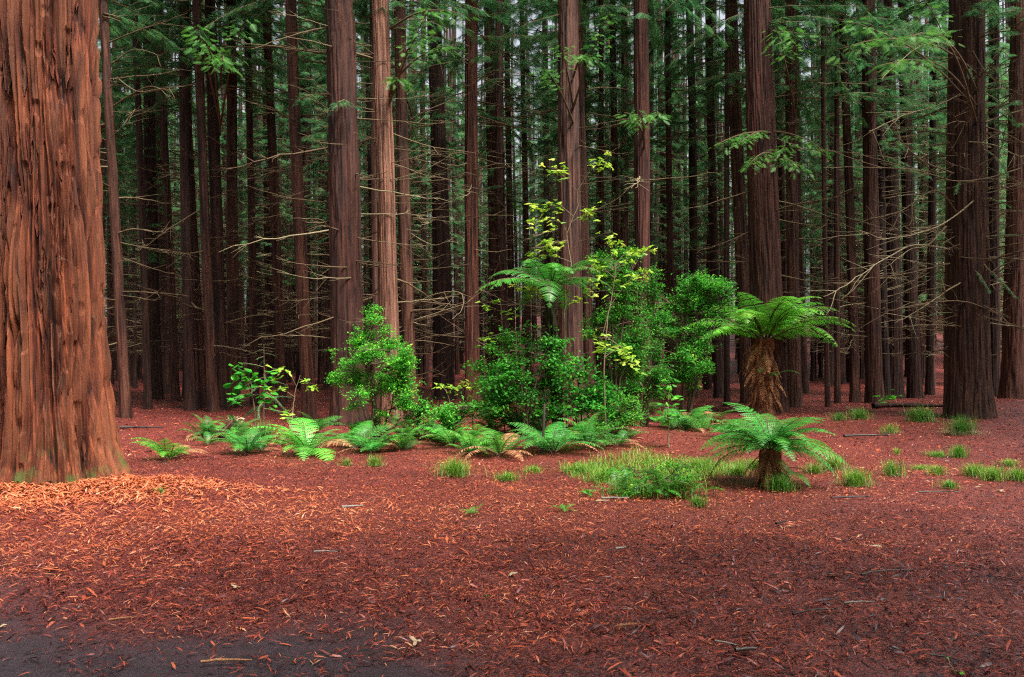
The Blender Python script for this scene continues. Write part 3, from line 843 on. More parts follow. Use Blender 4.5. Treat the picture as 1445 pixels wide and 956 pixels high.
def fern(label, px, py, wpx, nf=11, tint=(1, 1, 1), group='ferns of the undergrowth', tilt=0.0, name='fern', protos=None):
    x, y, z = at(px, py)
    t = thing(name, label, 'fern', (x, y, z + .01), group, (0, 0, rng.uniform(0, .3)))
    Lb = wpx / F * y / 2 / .80
    a0 = rng.uniform(0, 6.28)
    for k in range(nf):
        az = a0 + k * 2.399 + rng.normal(0, .15)
        v = rng.uniform(.85, 1.15)
        dead = rng.random() < .14
        if dead: v *= 1.2
        fo_ = ob('dead_frond' if dead else 'frond', (protos or FR_LOW)[rng.integers(4)], t, (.02 * math.cos(az), .02 * math.sin(az), 0), (rng.normal(0, .15), rng.normal(tilt - .12, .2), az), Lb * 1.15 * rng.uniform(.72, 1.12), color=tuple(c * v * (1 if dead else rng.uniform(.8, 1.15)) for c in ((1, 1, 1) if dead else tint)))
        if dead:
            fo_.rotation_euler.y += .35
            fo_.material_slots[0].link = 'OBJECT'; fo_.material_slots[0].material = M_DEADFERN
    return t

YG = (1.25, 1.2, .8); BG = (.75, .92, 1.0); DG = (.55, .65, .7); PG = (1.5, 1.35, 1.3)
FERNS = [
 ('isolated light green fern on the red litter nearest the giant trunk', 238, 650, 82, 10, YG),
 ('dim fern behind the isolated light green fern', 298, 612, 70, 9, DG),
 ('small fern below the pale dried clump', 333, 606, 44, 8, DG),
 ('bluish fern in front of the dark wedge of wood', 350, 642, 74, 11, BG),
 ('broad bright fern with brown dead fronds beneath it', 432, 645, 118, 13, PG),
 ('dark fern at the back, left of the bright rounded shrub', 446, 612, 60, 9, DG),
 ('fern at the lower left foot of the bright rounded shrub', 492, 630, 66, 10, BG),
 ('bluish-green fern at the middle foot of the bright rounded shrub', 526, 640, 84, 12, BG),
 ('dark fern at the lower right foot of the bright rounded shrub', 578, 622, 66, 10, DG),
 ('grey-green fern left of the central thicket', 636, 630, 78, 11, (1.1, 1.1, 1.1)),
 ('small bright fern at the front edge of the thicket', 662, 642, 66, 9, PG),
 ('fern with one drooping frond beside the pale upright blade', 705, 645, 86, 10, (1.1, 1.15, 1.0)),
 ('wide dark fern under the shrubs behind the black stake', 730, 612, 110, 13, DG),
 ('bright blue-green fern directly behind the black stake', 780, 640, 106, 13, BG),
 ('fern right of the black stake', 828, 634, 86, 12, BG),
 ('fern at the back under the tall shrub', 858, 610, 76, 10, DG),
 ('dim fern under the dark red trunk behind the shrubs', 908, 585, 66, 9, DG),
 ('fern in the shade left of the lone seedling', 872, 630, 60, 9, DG),
 ('fern at the foot of the small-leaved shrub', 968, 606, 84, 11, BG),
 ('dark fern between the shrub and the big tree fern', 1005, 606, 76, 10, DG),
 ('fern sheltering behind the short stumpy tree fern', 1042, 622, 84, 10, BG),
 ('tiny bright fern on litter below the grassy mound', 832, 700, 26, 6, (1.1, 1.2, 1.0)),
 ('tiny fern sprig alone on the red litter in the middle of the clearing', 667, 727, 26, 6, YG),
 ('tiny fern sprig on the litter just below the grass edge', 796, 722, 26, 6, YG),
]
for (lb, px, py, w, nf, tint) in FERNS:
    fern(lb, px, py, w * 1.08, nf + 4, tuple(c * 1.3 for c in tint))
TN = (YG, (1.1, 1.2, 1.1), DG, PG, (1.3, 1.3, 1.2), (.8, .9, .9))
for k in range(22):
    px = rng.uniform(600, 880) if k < 16 else rng.uniform(460, 600)
    py = rng.uniform(604, 642)
    fern('fern in the crowded fern bed below the shrubs', px, py, rng.uniform(40, 90), 9, TN[rng.integers(6)], 'ferns of the crowded bed')
for k in range(9):
    fern('small fern in the loose bed between the giant trunk and the shrubs', rng.uniform(270, 470), rng.uniform(606, 640), rng.uniform(36, 70), 9, TN[rng.integers(6)], 'ferns of the loose bed')
for k in range(6):
    fern('fern in the shade under the tall airy shrub', rng.uniform(890, 1030), rng.uniform(590, 612), rng.uniform(45, 75), 9, TN[rng.integers(6)], 'ferns under the airy shrub')

def dead_fronds(t, r, z0, z1, n, L, thlo=-3.4, thhi=.3, out=.1):
    for _ in range(n):
        th = rng.uniform(thlo, thhi); zz = rng.uniform(z0, z1)
        ob('dead_frond', FR_DEAD[rng.integers(4)], t, (r * math.cos(th), r * math.sin(th), zz), (rng.normal(0, .15), rng.normal(-.0, .16) + 0, th), L * rng.uniform(.5, 1.3), color=(lambda q: (q, q, q))(rng.uniform(.5, 1.6)))

def fern_trunk(name, r0, r1, h, mat, lean=0):
    n, k = 40, 36; mb = MB()
    z = np.linspace(-.1, h, n); th = np.linspace(0, 2 * np.pi, k, endpoint=False)
    TH, Z = np.meshgrid(th, z); t = TH / (2 * np.pi)
    rad = r0 + (r1 - r0) * np.clip(Z / h, 0, 1) ** .8
    rad = rad * (1 + .5 * (pn(t * 9, Z * 5 + 4, 9, 77) - .5) + .4 * (pn(t * 17, Z * 3, 17, 79) - .5)) + .06 * (pn(t * 23, Z * 5, 23, 78) - .5)
    V = np.stack([rad * np.cos(TH) + lean * Z, rad * np.sin(TH), Z], -1)
    i = np.arange(n - 1)[:, None] * k; j = np.arange(k)[None]; j2 = (j + 1) % k
    mb.add(V.reshape(-1, 3), Q=np.stack([i + j, i + j2, i + k + j2, i + k + j], -1).reshape(-1, 4), attr=rng.random(n * k) * .4)
    return mb.mesh(name, mat, smooth=False)

# large tree fern
x, y, z = at(1075, 584)
tf = thing('tree_fern', 'large tree fern with a skirt of dry brown fronds and arching green crown', 'tree fern', (x, y, z))
hT = (584 - 478) / F * y
ob('trunk', fern_trunk('trunk', .32, .24, hT, M_DEADFERN, .03), tf)
dead_fronds(tf, .20, hT * .7, hT * .98, 44, .75)
dead_fronds(tf, .27, hT * .45, hT * .7, 50, .6)
dead_fronds(tf, .32, hT * .2, hT * .45, 44, .42)
for k in range(30):
    az = k * 2.399; lvl = k / 30
    ob('frond', FR_TREE[k % 4], tf, (.05 * math.cos(az) + .06, .05 * math.sin(az), hT - .05), (rng.normal(0, .12), 0.40 - .80 * lvl + rng.normal(0, .1), az + rng.normal(0, .2)), rng.uniform(2.3, 2.8) * (1 - .15 * lvl), color=tuple(c * rng.uniform(.85, 1.3) for c in (1.8, 1.6, 1.0)))
for (th, zz, L) in ((-1.9, .55, .55), (-1.4, .5, .6), (-.4, .52, .7)):
    ob('frond', FR_LOW[1], tf, (.34 * math.cos(th), .34 * math.sin(th), hT * zz), (0, .2, th), L, color=(1, 1, 1))

# tree fern in the middle of the thicket
x, y, z = at(788, 615)
tf2 = thing('tree_fern', 'tree fern with spreading fronds above the central thicket', 'tree fern', (x, y, z))
hT = (615 - 405) / F * y
ob('trunk', fern_trunk('trunk', .09, .08, hT, M_MOSSY, -.06), tf2)
for k in range(17):
    az = k * 2.399
    ob('frond', FR_TREE[k % 4], tf2, (-.06 * hT, 0, hT - .03), (rng.normal(0, .15), rng.normal(.18, .2), az), rng.uniform(1.2, 1.5), color=tuple(c * rng.uniform(.7, 1.1) for c in (.95, 1.0, 1.0)))

# short stumpy tree fern in front
x, y, z = at(1088, 688)
tf3 = thing('tree_fern', 'short stumpy tree fern with a ragged brown base beside the grass', 'tree fern', (x, y + .15, z))
hT = .42
ob('trunk', fern_trunk('trunk', .13, .10, hT, M_DEADFERN, .12), tf3)
dead_fronds(tf3, .09, hT * .6, hT, 30, .34)
dead_fronds(tf3, .12, hT * .2, hT * .6, 26, .24)
for k in range(38):
    az = k * 2.399; lvl = k / 38
    ob('frond', FR_LOW[k % 4], tf3, (.05 + .05 * math.cos(az), .05 * math.sin(az), hT), (rng.normal(0, .15), .50 - .75 * lvl + rng.normal(0, .15), az), rng.uniform(.66, .9), color=tuple(c * rng.uniform(.75, 1.2) for c in (1.0, 1.15, 1.1)))
for k in range(6):
    th = rng.uniform(-1.6, -.1)
    ob('frond', FR_LOW[k % 4], tf3, (.05 + .18 * math.cos(th), .18 * math.sin(th), hT * rng.uniform(.3, .7)), (0, .55, th), rng.uniform(.3, .42), color=(1, 1.1, .9))

# ------------------------------------------------------------------ shrubs
def blades(mb, P, hgt, lean, width, mi=0, attr=None):
    n = len(P); az = rng.uniform(0, 2 * np.pi, n)
    d = np.stack([np.cos(az), np.sin(az), np.zeros(n)], -1); sdw = np.stack([-np.sin(az), np.cos(az), np.zeros(n)], -1)
    V = []
    for q, s in enumerate((0, .45, .8, 1.0)):
        c = P + d * (lean * s ** 1.8)[:, None] + np.array((0, 0, 1.0)) * (hgt * (s - .35 * np.minimum(lean / hgt, 1.6) * s ** 3))[:, None]
        w = (width * (1, .85, .5, 0)[q])[:, None] / 2
        if q < 3: V += [c - sdw * w, c + sdw * w]
        else: V += [c]
    V = np.stack(V, 1)
    off = (np.arange(n) * 7)[:, None, None]
    Q = (np.array([[0, 1, 3, 2], [2, 3, 5, 4]])[None] + off).reshape(-1, 4); T = (np.array([[4, 5, 6]])[None] + off).reshape(-1, 3)
    a = np.repeat(np.clip(rng.normal(.45, .25, n), 0, 1) if attr is None else attr, 7)
    mb.add(V.reshape(-1, 3), T=T, Q=Q, mi=mi, attr=a)

LEAF_V = np.array([[0, 0, 0], [.42, -.26, .07], [1, 0, -.04], [.42, .26, .07], [.45, 0, 0]], float)
LEAF_T = np.array([[0, 1, 4], [1, 2, 4], [4, 2, 3], [0, 4, 3]])
LEAFLO_T = np.array([[0, 1, 3], [1, 2, 3]])

def shrub(name, label, cat, loc, lobes, ntwig, nleaf, leaf, mat, tint=(1, 1, 1), nstem=6, group=None, flat=.5, gap=.35):
    """lobes: list of (cx, cy, cz, rx, ry, rz) ellipsoids of foliage in local metres"""
    t = thing(name, label, cat, loc, group)
    lob = np.array(lobes, float); ntwig = int(ntwig * 1.5)
    wgt = lob[:, 3] * lob[:, 5]; wgt = wgt / wgt.sum()
    hmax = (lob[:, 2] + lob[:, 5]).max()
    stems = []
    for k in range(nstem):
        L = lob[k % len(lob)]
        tip = L[:3] + rand_dir(1)[0] * L[3:] * .35
        n = 7; s = np.linspace(0, 1, n)[:, None]
        p0 = np.array((rng.normal(0, .06), rng.normal(0, .06), -.03))
        P = p0 + (tip - p0) * np.concatenate([s ** 1.3, s ** 1.3, s], 1) + np.cumsum(rng.normal(0, .02 * hmax, (n, 3)), 0) * s * (1 - s) * 2
        m1 = MB(); tube(m1, P, np.linspace(.007 * hmax + .006, .004, n), 5, 0, rng.random())
        ob('stem', m1.mesh('stem', M_STEM), t); stems.append(P)
    AP = np.concatenate(stems)
    fol = MB()
    li = rng.choice(len(lob), ntwig, p=wgt)
    d = rand_dir(ntwig); rr = rng.uniform(.2, 1.0, ntwig) ** .6 * (1 + .45 * (rng.random(ntwig) < .22) * rng.random(ntwig))
    tips = lob[li, :3] + d * lob[li, 3:] * rr[:, None]
    leaf = leaf * 1.25; nleaf = int(nleaf * 1.8); gap = gap + .05
    keep = pn(tips[:, 0] * 4.6 + 50, tips[:, 2] * 5.5 + tips[:, 1] * 2 + 50, 97, 55) > gap
    keep &= tips[:, 2] > .05
    tips = tips[keep]; d = d[keep]
    for q, tp in enumerate(tips):
        if q % 2 == 0:
            low = AP[AP[:, 2] < tp[2] + .05]
            if not len(low): low = AP
            b = low[np.argmin(((low - tp) ** 2).sum(1))]
            s = np.linspace(0, 1, 4)[:, None]
            tube(fol, b + (tp - b) * s + rng.normal(0, .02, (4, 3)) * s * (1 - s) * 4, np.linspace(.006, .002, 4), 3, 1, rng.random())
    n = len(tips) * nleaf
    tdir = norm(d * (1, 1, .3) + rng.normal(0, .35, d.shape) * (1, 1, .6) + (0, 0, .12))
    T0 = np.repeat(tips, nleaf, 0); D0 = np.repeat(tdir, nleaf, 0)
    along = rng.uniform(-1, .15, n)[:, None] * leaf * 6.5
    P = T0 + D0 * along + rng.normal(0, leaf * .55, (n, 3)) * (1, 1, .6)
    ld = norm(D0 * .6 + rand_dir(n, -.7, .6))
    up = norm(np.stack([rng.normal(0, flat, n), rng.normal(0, flat, n), np.ones(n)], -1))
    tw = np.repeat(rng.normal(.42, .2, len(tips)), nleaf)
    S = leaf * rng.uniform(.6, 1.25, n)
    scatter(fol, LEAF_V[:4], LEAFLO_T, P, frames(ld, up), S, 0, np.clip(tw + rng.normal(0, .14, n), 0, 1))
    f = ob('foliage', fol.mesh('foliage', [mat, M_STEM], smooth=False), t, color=tint)
    f['kind'] = 'stuff'
    return t

def lobes_px(loc, items):
    """items in photo pixels (cx, cy, rx, ry) -> local ellipsoids at the plant's own distance"""
    out = []
    for (cx, cy, rx, ry) in items:
        p = pt(cx, cy, loc[1]) - np.array(loc)
        ex, ez = rx / F * loc[1], ry / F * loc[1]
        for _ in range(6):
            out.append((p[0] + rng.uniform(-.8, .8) * ex, rng.normal(0, .16), p[2] + rng.uniform(-.8, .75) * ez, ex * rng.uniform(.4, .75), .7 * ex, ez * rng.uniform(.25, .55)))
    return out

loc = at(528, 622)
shrub('shrub', 'bright green rounded shrub of small leaves below the pale knotted trunk', 'shrub', loc,
      lobes_px(loc, [(525, 545, 48, 40), (505, 500, 36, 36), (535, 470, 26, 30), (548, 515, 34, 34), (490, 520, 24, 28), (530, 440, 10, 16), (560, 560, 22, 34), (520, 590, 34, 22)]), 900, 12, .036, M_SHRUB, (1.7, 1.6, 1.3), 8, gap=.26)
loc = at(965, 598)
shrub('shrub', 'tall airy shrub of small leaves left of the large tree fern', 'shrub', loc,
      lobes_px(loc, [(985, 415, 46, 34), (960, 450, 44, 40), (935, 480, 40, 40), (1000, 470, 28, 40), (975, 520, 30, 40), (1015, 440, 22, 22), (920, 430, 24, 30)]), 900, 12, .046, M_SHRUB, (1.15, 1.2, 1.1), 8, gap=.32)
loc = at(868, 606)
shrub('shrub', 'tall dark green shrub in the centre under the yellow-leaved branches', 'shrub', loc,
      lobes_px(loc, [(872, 420, 40, 46), (850, 460, 26, 40), (890, 470, 36, 44), (870, 520, 40, 40), (850, 560, 30, 30), (870, 360, 30, 28)]), 800, 11, .042, M_SHRUB, (.95, 1.0, .8), 7, gap=.3)
loc = at(738, 619)
shrub('shrub', 'broad-leaved dark shrub beneath the middle tree fern', 'shrub', loc,
      lobes_px(loc, [(745, 475, 34, 20), (725, 510, 40, 30), (755, 530, 40, 34), (715, 550, 34, 26), (770, 560, 36, 26), (785, 505, 24, 26), (790, 540, 24, 24)]), 420, 9, .062, M_SHRUB, (.75, .9, .8), 6, gap=.46)
loc = at(815, 618)
shrub('shrub', 'glossy blue-green leafy shrub right of the dark broad-leaved one', 'shrub', loc,
      lobes_px(loc, [(812, 515, 28, 16), (830, 545, 32, 26), (805, 560, 28, 26), (845, 575, 22, 22)]), 200, 8, .072, M_SHRUB, (.85, 1.15, 1.1), 5, gap=.44)
loc = at(640, 622)
shrub('shrub', 'low pale green shrub at the left edge of the central thicket', 'shrub', loc,
      lobes_px(loc, [(640, 592, 36, 20), (680, 580, 34, 16), (625, 608, 22, 14)]), 240, 9, .05, M_SHRUB, (1.5, 1.35, 1.4), 5)
loc = at(925, 700)
bush = shrub('low_bush', 'low tangled green bush in front of the grass patch', 'bush', loc,
      lobes_px(loc, [(925, 668, 56, 20), (890, 680, 36, 18), (965, 685, 32, 18), (930, 690, 60, 14)]), 150, 9, .03, M_SHRUB, (1.6, 1.25, 1.0), 6)
for k in range(46):
    az = k * 2.399
    ob('frond', FR_LOW[k % 4], bush, (rng.uniform(-.48, .48), rng.uniform(-.22, .22), .03), (rng.normal(0, .3), rng.normal(-.15, .3), az), rng.uniform(.2, .42), color=tuple(c * rng.uniform(.7, 1.3) for c in (1.2, 1.15, .9)))
n = 260
mbb = MB(); blades(mbb, np.stack([rng.normal(0, .3, n), rng.normal(0, .14, n), np.zeros(n)], -1), rng.uniform(.12, .34, n), rng.uniform(.03, .22, n), np.full(n, .006))
o = ob('blades', mbb.mesh('blades', M_GRASS), bush, color=(1.2, 1.15, .8)); o['kind'] = 'stuff'
loc = at(860, 618)
shrub('shrub', 'pale tangled low shrub between the ferns and the lone seedling', 'shrub', loc, lobes_px(loc, [(880, 580, 30, 22), (860, 600, 26, 14)]), 150, 8, .045, M_SHRUB, (1.3, 1.1, 1.0), 4)

loc = at(905, 602)
shrub('shrub', 'dense mid-green shrub filling the gap between the central and the airy shrubs', 'shrub', loc,
      lobes_px(loc, [(905, 470, 34, 40), (915, 520, 34, 40), (895, 555, 30, 26), (930, 400, 20, 26)]), 420, 10, .046, M_SHRUB, (.8, .9, .75), 5, gap=.34)
loc = at(690, 614)
shrub('shrub', 'thin-leaved shrub right of the straight warm trunk', 'shrub', loc,
      lobes_px(loc, [(700, 560, 26, 30), (690, 530, 18, 22), (710, 505, 16, 20), (720, 470, 16, 16)]), 260, 8, .05, M_SHRUB, (1.0, 1.05, .8), 5, gap=.36)
loc = at(585, 618)
shrub('shrub', 'sparse low shrub against the right of the bright rounded one', 'shrub', loc,
      lobes_px(loc, [(588, 560, 18, 34), (592, 590, 22, 18)]), 140, 8, .05, M_SHRUB, (1.1, 1.1, .9), 4, gap=.36)
# small conifer saplings with dark flat sprays
def conifer(label, px, py, hpx, wpx, mats, n):
    x, y, z = at(px, py)
    t = thing('conifer_sapling', label, 'sapling', (x, y, z))
    h = hpx / F * y; w = wpx / F * y / 2
    m1 = MB(); tube(m1, np.array([(0, 0, 0), (.02, 0, h * .5), (0, .02, h)]), [.02, .014, .004], 6); ob('stem', m1.mesh('stem', M_STEM), t)
    for k in range(n):
        u = (k + .5) / n; zz = h * (.15 + .8 * u); L = w * (1 - u * .7) * rng.uniform(.7, 1.15)
        ob('branch', mats[k % 3], t, (0, 0, zz), (0, rng.normal(.0, .15), k * 2.399), L)
conifer('dark conifer sapling with flat drooping sprays behind the glossy sapling', 372, 596, 110, 110, DULL, 18)
conifer('dark conifer sapling with thin sprays inside the central thicket', 762, 606, 130, 110, DULL, 24)

# saplings with large leaves, each leaf its own piece
def lobed_leaf(name, mat, lob=True):
    mb = MB(); n = 15
    a = np.linspace(-2.7, 2.7, n)
    rr = .34 + .22 * np.cos(a * 3.3) * (1 if lob else .2) + .12 * np.cos(a)
    if not lob: rr = .22 + .34 * np.abs(np.cos(a / 2)) ** 2 * .9
    V = np.concatenate([[[.32, 0, .05]], np.stack([.36 + rr * np.cos(a) * 1.1, rr * np.sin(a), -.10 * np.abs(np.sin(a))], -1), [[0, 0, .04]]])
    T = [[0, k, k + 1] for k in range(1, n)]; 
    T += [[0, n, n + 1], [0, n + 1, 1]]
    mb.add(V, T=T, attr=rng.random()); return mb.mesh(name, mat, smooth=False)
LV_Y = [lobed_leaf('leaf', M_YELLOW) for _ in range(8)]
LV_G = [lobed_leaf('leaf', M_SHRUB, False) for _ in range(4)]

def sapling(label, base, stem_px, twigs, nper, lsize, meshes, tint, cat='sapling'):
    """stem_px / twigs: polylines in photo pixels at the plant's distance with small depth offsets"""
    x, y, z = at(*base)
    t = thing('sapling', label, cat, (x, y, z))
    def loc_(px, py, dy=0): return pt(px, py, y) + (0, dy, 0) - np.array((x, y, z))
    def smooth(pts, m=5):
        pts = np.array(pts); k = np.linspace(0, len(pts) - 1, (len(pts) - 1) * m + 1); i0 = np.clip(k.astype(int), 0, len(pts) - 2); f = (k - i0)[:, None]
        q = pts[i0] * (1 - f) + pts[i0 + 1] * f
        return q + np.concatenate([np.zeros((1, 3)), np.cumsum(rng.normal(0, .006, (len(q) - 1, 3)), 0)])
    lsize = lsize * 1.5; nper = int(nper * 1.8)
    P = smooth([np.zeros(3)] + [loc_(*p) for p in stem_px])
    m1 = MB(); tube(m1, P, np.linspace(.016, .004, len(P)), 6, 0, .8); ob('stem', m1.mesh('stem', M_BRANCH), t)
    for tw in twigs:
        dep = rng.uniform(-.5, .35)
        a = loc_(*tw[0]); a = P[np.argmin(((P - a) ** 2)[:, [0, 2]].sum(1))]
        pts = [a] + [loc_(p[0], p[1], dep * (k + 1) / (len(tw) - 1)) for k, p in enumerate(tw[1:])]
        B = smooth(pts)
        m1 = MB(); tube(m1, B, np.linspace(.007, .002, len(B)), 4, 0, .6); ob('branch', m1.mesh('branch', M_BRANCH), t)
        for _ in range(nper):
            u = rng.uniform(.35, 1.0) * (len(B) - 1); i0 = min(int(u), len(B) - 2)
            p = B[i0] + (B[i0 + 1] - B[i0]) * (u - i0) + rng.normal(0, lsize * .45, 3)
            v = rng.uniform(.8, 1.2)
            ob('leaf', meshes[rng.integers(len(meshes))], t, p, (rng.normal(0, .35), rng.normal(.25, .3), rng.uniform(0, 6.28)), lsize * rng.uniform(.6, 1.2), color=tuple(c * v for c in tint))
    return t

sapling('slender sapling with pale yellow-green leaves rising above the middle tree fern', (800, 612),
        [(797, 500), (795, 440), (806, 380), (800, 330), (816, 290), (815, 270)],
        [[(815, 270), (798, 256), (785, 246), (768, 243)], [(815, 270), (832, 240), (850, 228), (866, 217)], [(806, 300), (795, 292), (775, 288), (752, 290)],
         [(806, 330), (795, 318), (775, 314), (755, 320)], [(800, 345), (785, 340), (768, 350), (752, 362)], [(812, 320), (828, 300), (835, 292)],
         [(800, 370), (780, 360), (768, 342)], [(797, 430), (770, 420), (745, 405), (725, 400)], [(797, 440), (820, 420), (842, 405)]],
        12, .095, LV_Y, (1, 1, 1))
sapling('yellow-leaved young tree leaning over the central dark shrub', (856, 614),
        [(852, 520), (858, 440), (868, 390), (872, 350)],
        [[(868, 390), (880, 370), (895, 358), (915, 352)], [(868, 390), (850, 380), (838, 378), (835, 362)], [(860, 430), (880, 400), (900, 385), (912, 380)], [(872, 360), (868, 345), (855, 335)],
         [(856, 500), (872, 490), (885, 498), (895, 510)], [(856, 480), (876, 492), (880, 505), (900, 525)], [(858, 440), (848, 480), (850, 492)]],
        11, .10, LV_Y, (.9, 1.0, .9))
sapling('thin sapling with sparse yellow-green leaves right of the straight warm trunk', (712, 612),
        [(711, 540), (710, 470), (706, 420)], [[(706, 430), (695, 425), (683, 428)], [(710, 450), (720, 446), (730, 446)], [(709, 470), (690, 476), (676, 482)], [(711, 500), (695, 492), (682, 492)]], 5, .09, LV_Y, (.85, 1, .9))
sapling('glossy broad-leaved sapling standing above the dim ferns', (362, 612),
        [(360, 580), (356, 550), (352, 530)], [[(356, 550), (345, 535), (328, 545)], [(356, 545), (350, 525), (338, 520)], [(356, 550), (368, 535), (382, 535)], [(357, 560), (342, 556), (335, 565)], [(358, 560), (375, 555), (385, 565)]], 9, .12, LV_G, (.9, 1.2, 1.0))
sapling('sparse yellow-leaved sapling between the dark trunks above the broad fern', (412, 618),
        [(414, 580), (416, 555), (424, 530)], [[(420, 545), (408, 524), (388, 522)], [(416, 560), (400, 550), (380, 545)], [(424, 535), (432, 540), (442, 542)], [(415, 575), (405, 585), (410, 590)]], 6, .09, LV_Y, (.85, 1.05, .9))
sapling('sparse yellow-leaved twig sapling just left of the straight warm trunk', (640, 612),
        [(636, 580), (630, 552)], [[(631, 553), (622, 546), (614, 548)], [(631, 553), (642, 548), (650, 550)]], 5, .085, LV_Y, (.9, 1.05, .9))
sapling('sapling with pale yellow leaves at the foot of the straight warm trunk', (668, 612),
        [(666, 580), (664, 552)], [[(664, 555), (668, 545), (672, 555)], [(665, 565), (672, 562), (676, 572)], [(664, 555), (660, 545), (662, 540)]], 5, .075, LV_Y, (1.1, 1.05, 1.2))
sapling('lone upright seedling with whorls of leaves at the edge of the grass', (944, 632),
        [(943, 600), (943, 570), (944, 545)], [[(944, 546), (940, 543), (938, 545)], [(944, 546), (948, 543), (951, 545)], [(943, 555), (938, 552), (935, 555)], [(943, 565), (950, 562), (954, 563)], [(943, 575), (936, 574), (932, 580)], [(943, 585), (950, 588), (955, 586)], [(943, 598), (938, 595), (934, 600)]], 4, .085, LV_G, (1.5, 1.4, 1.3), 'seedling')
sapling('tiny bright green seedling on the litter at the near corner', (1350, 950), [(1350, 946)], [[(1350, 946), (1347, 944), (1345, 943)], [(1350, 946), (1353, 944), (1355, 943)]], 1, .013, LV_G, (2, 1.8, 1.2), 'seedling')
sapling('small bright seedling by the broad-based trunk near the log', (1248, 572), [(1248, 560)], [[(1248, 560), (1244, 558), (1240, 559)], [(1248, 560), (1252, 557), (1258, 560)]], 4, .16, LV_G, (1.5, 1.5, 1), 'seedling')

# ------------------------------------------------------------------ grass
def tuft(label, px, py, wpx, hpx, n=160, tint=(1, 1, 1), straw=.05, group='grass tufts on the litter'):
    x, y, z = at(px, py)
    w = 1.15 * wpx / F * y / 2; h = 1.15 * hpx / F * y; n = int(n * 1.3)
    t = thing('grass_tuft', label, 'grass tuft', (x, y, z), group)
    rr = np.abs(rng.normal(0, .38, n)) * w; a = rng.uniform(0, 6.28, n)
    P = np.stack([rr * np.cos(a), rr * np.sin(a) * .8, np.zeros(n)], -1)
    mb = MB(); blades(mb, P, h * rng.uniform(.6, 1.2, n), w * rng.uniform(.1, .9, n), np.full(n, max(.005, .00035 * y)))
    o = ob('blades', mb.mesh('blades', M_GRASS), t, color=tint); o['kind'] = 'stuff'
    ns = int(n * straw)
    if ns:
        rr = np.abs(rng.normal(0, .5, ns)) * w; a = rng.uniform(0, 6.28, ns)
        mb = MB(); blades(mb, np.stack([rr * np.cos(a), rr * np.sin(a) * .8, np.zeros(ns)], -1), h * rng.uniform(.2, .5, ns), w * rng.uniform(.5, 1.3, ns), np.full(ns, max(.005, .0003 * y)))
        o = ob('dry_blades', mb.mesh('dry_blades', M_STRAW), t); o['kind'] = 'stuff'
    return t
DKG = (.6, .8, .7); LG = (1.3, 1.2, .9)
tuft('dark grass tuft with a straw-coloured skirt before the thick branchy trunk', 1357, 614, 52, 26, 420, DKG, .7)
tuft('low wide grass tuft left of the thick branchy trunk', 1300, 596, 56, 22, 400, (.75, .9, .7))
tuft('grass tuft at the left end of the dark fallen log', 1213, 592, 40, 16, 260, (.8, 1, .8))
tuft('small grass clump left of the log end', 1184, 594, 30, 12, 140, (.7, .9, .8))
tuft('thin yellowish tuft by a dark root on the litter', 1256, 610, 36, 14, 110, LG, .4)
tuft('grass tuft of bright blades right of the stumpy tree fern', 1207, 686, 56, 24, 300, LG, .1)
tuft('straw-mixed grass behind the bright tuft by the stumpy fern', 1178, 664, 50, 22, 240, (1.1, .95, .8), .4)
tuft('bright grass tuft below the stumpy tree fern', 1104, 694, 52, 24, 300, (.9, 1.1, .8), .05)
tuft('star-shaped grass tuft halfway between the stumpy fern and the right edge', 1260, 672, 42, 22, 180, (1, 1.05, .8), .1)
tuft('tiny yellow tuft above the star-shaped one', 1266, 642, 18, 10, 60, (1.5, 1.3, .8))
tuft('compact green tuft in open litter below the straw-skirted one', 1353, 646, 32, 18, 220, (.9, 1.1, .8))
tuft('flat grass patch left of the compact green tuft', 1322, 645, 44, 10, 160, (.9, 1.1, .8))
tuft('small low tuft nearest the foreground on the right side', 1340, 690, 34, 13, 150, (.8, 1.1, .8))
tuft('thin low grass left of the bright band on the right', 1322, 670, 40, 14, 140, LG)
tuft('bright grass clump at the left end of the right-hand band', 1374, 672, 46, 18, 240, LG)
tuft('bright grass clump in the middle of the right-hand band', 1402, 678, 46, 20, 260, LG)
tuft('bright grass clump cut by the right edge of the picture', 1436, 678, 46, 18, 240, LG)
tuft('short grass clump just above the right-hand band', 1424, 656, 36, 10, 130, LG)
tuft('large yellow-green grass tuft left of the grass patch', 641, 672, 62, 24, 360, LG, .05)
tuft('small straw-tinged tuft below the bluish fern', 489, 658, 24, 12, 90, (1.2, 1, .8), .3)
tuft('small grass tuft below the bright rounded shrub', 529, 658, 34, 16, 140, (1.2, 1.1, .8), .2)
tuft('low grass clump between the large tuft and the grass patch', 716, 676, 46, 14, 200, LG)
tuft('low grass clump touching the left of the grass patch', 752, 668, 40, 12, 170, LG)
tuft('small grassy tuft at the right front of the low bush', 985, 716, 34, 16, 140, (.9, 1.1, .8))
tuft('tiny grass sprig at the foot of the giant trunk', 226, 699, 22, 10, 50, (.8, .9, .7))
tuft('dark grassy clump behind the bluish fern', 372, 622, 44, 26, 240, DKG)

for (lb, px, py, w, h, n, tn) in (
 ('wide low grass clump left of the low bush', 815, 668, 60, 16, 260, LG), ('grass clump at the left front of the low bush', 850, 680, 50, 18, 240, LG),
 ('grass clump at the right end of the grass patch', 1040, 672, 56, 18, 280, LG), ('grass clump right behind the low bush', 985, 662, 60, 18, 280, LG),
 ('sparse grass left of the stumpy tree fern', 1062, 662, 40, 16, 160, (1.1, 1.1, .8)), ('thin grass clump under the right fronds of the stumpy tree fern', 1150, 668, 44, 16, 160, (1.1, 1.0, .8)),
 ('low grass in front of the right-hand band', 1300, 664, 40, 10, 120, LG)):
    tuft(lb, px, py, w, h, n, tn)
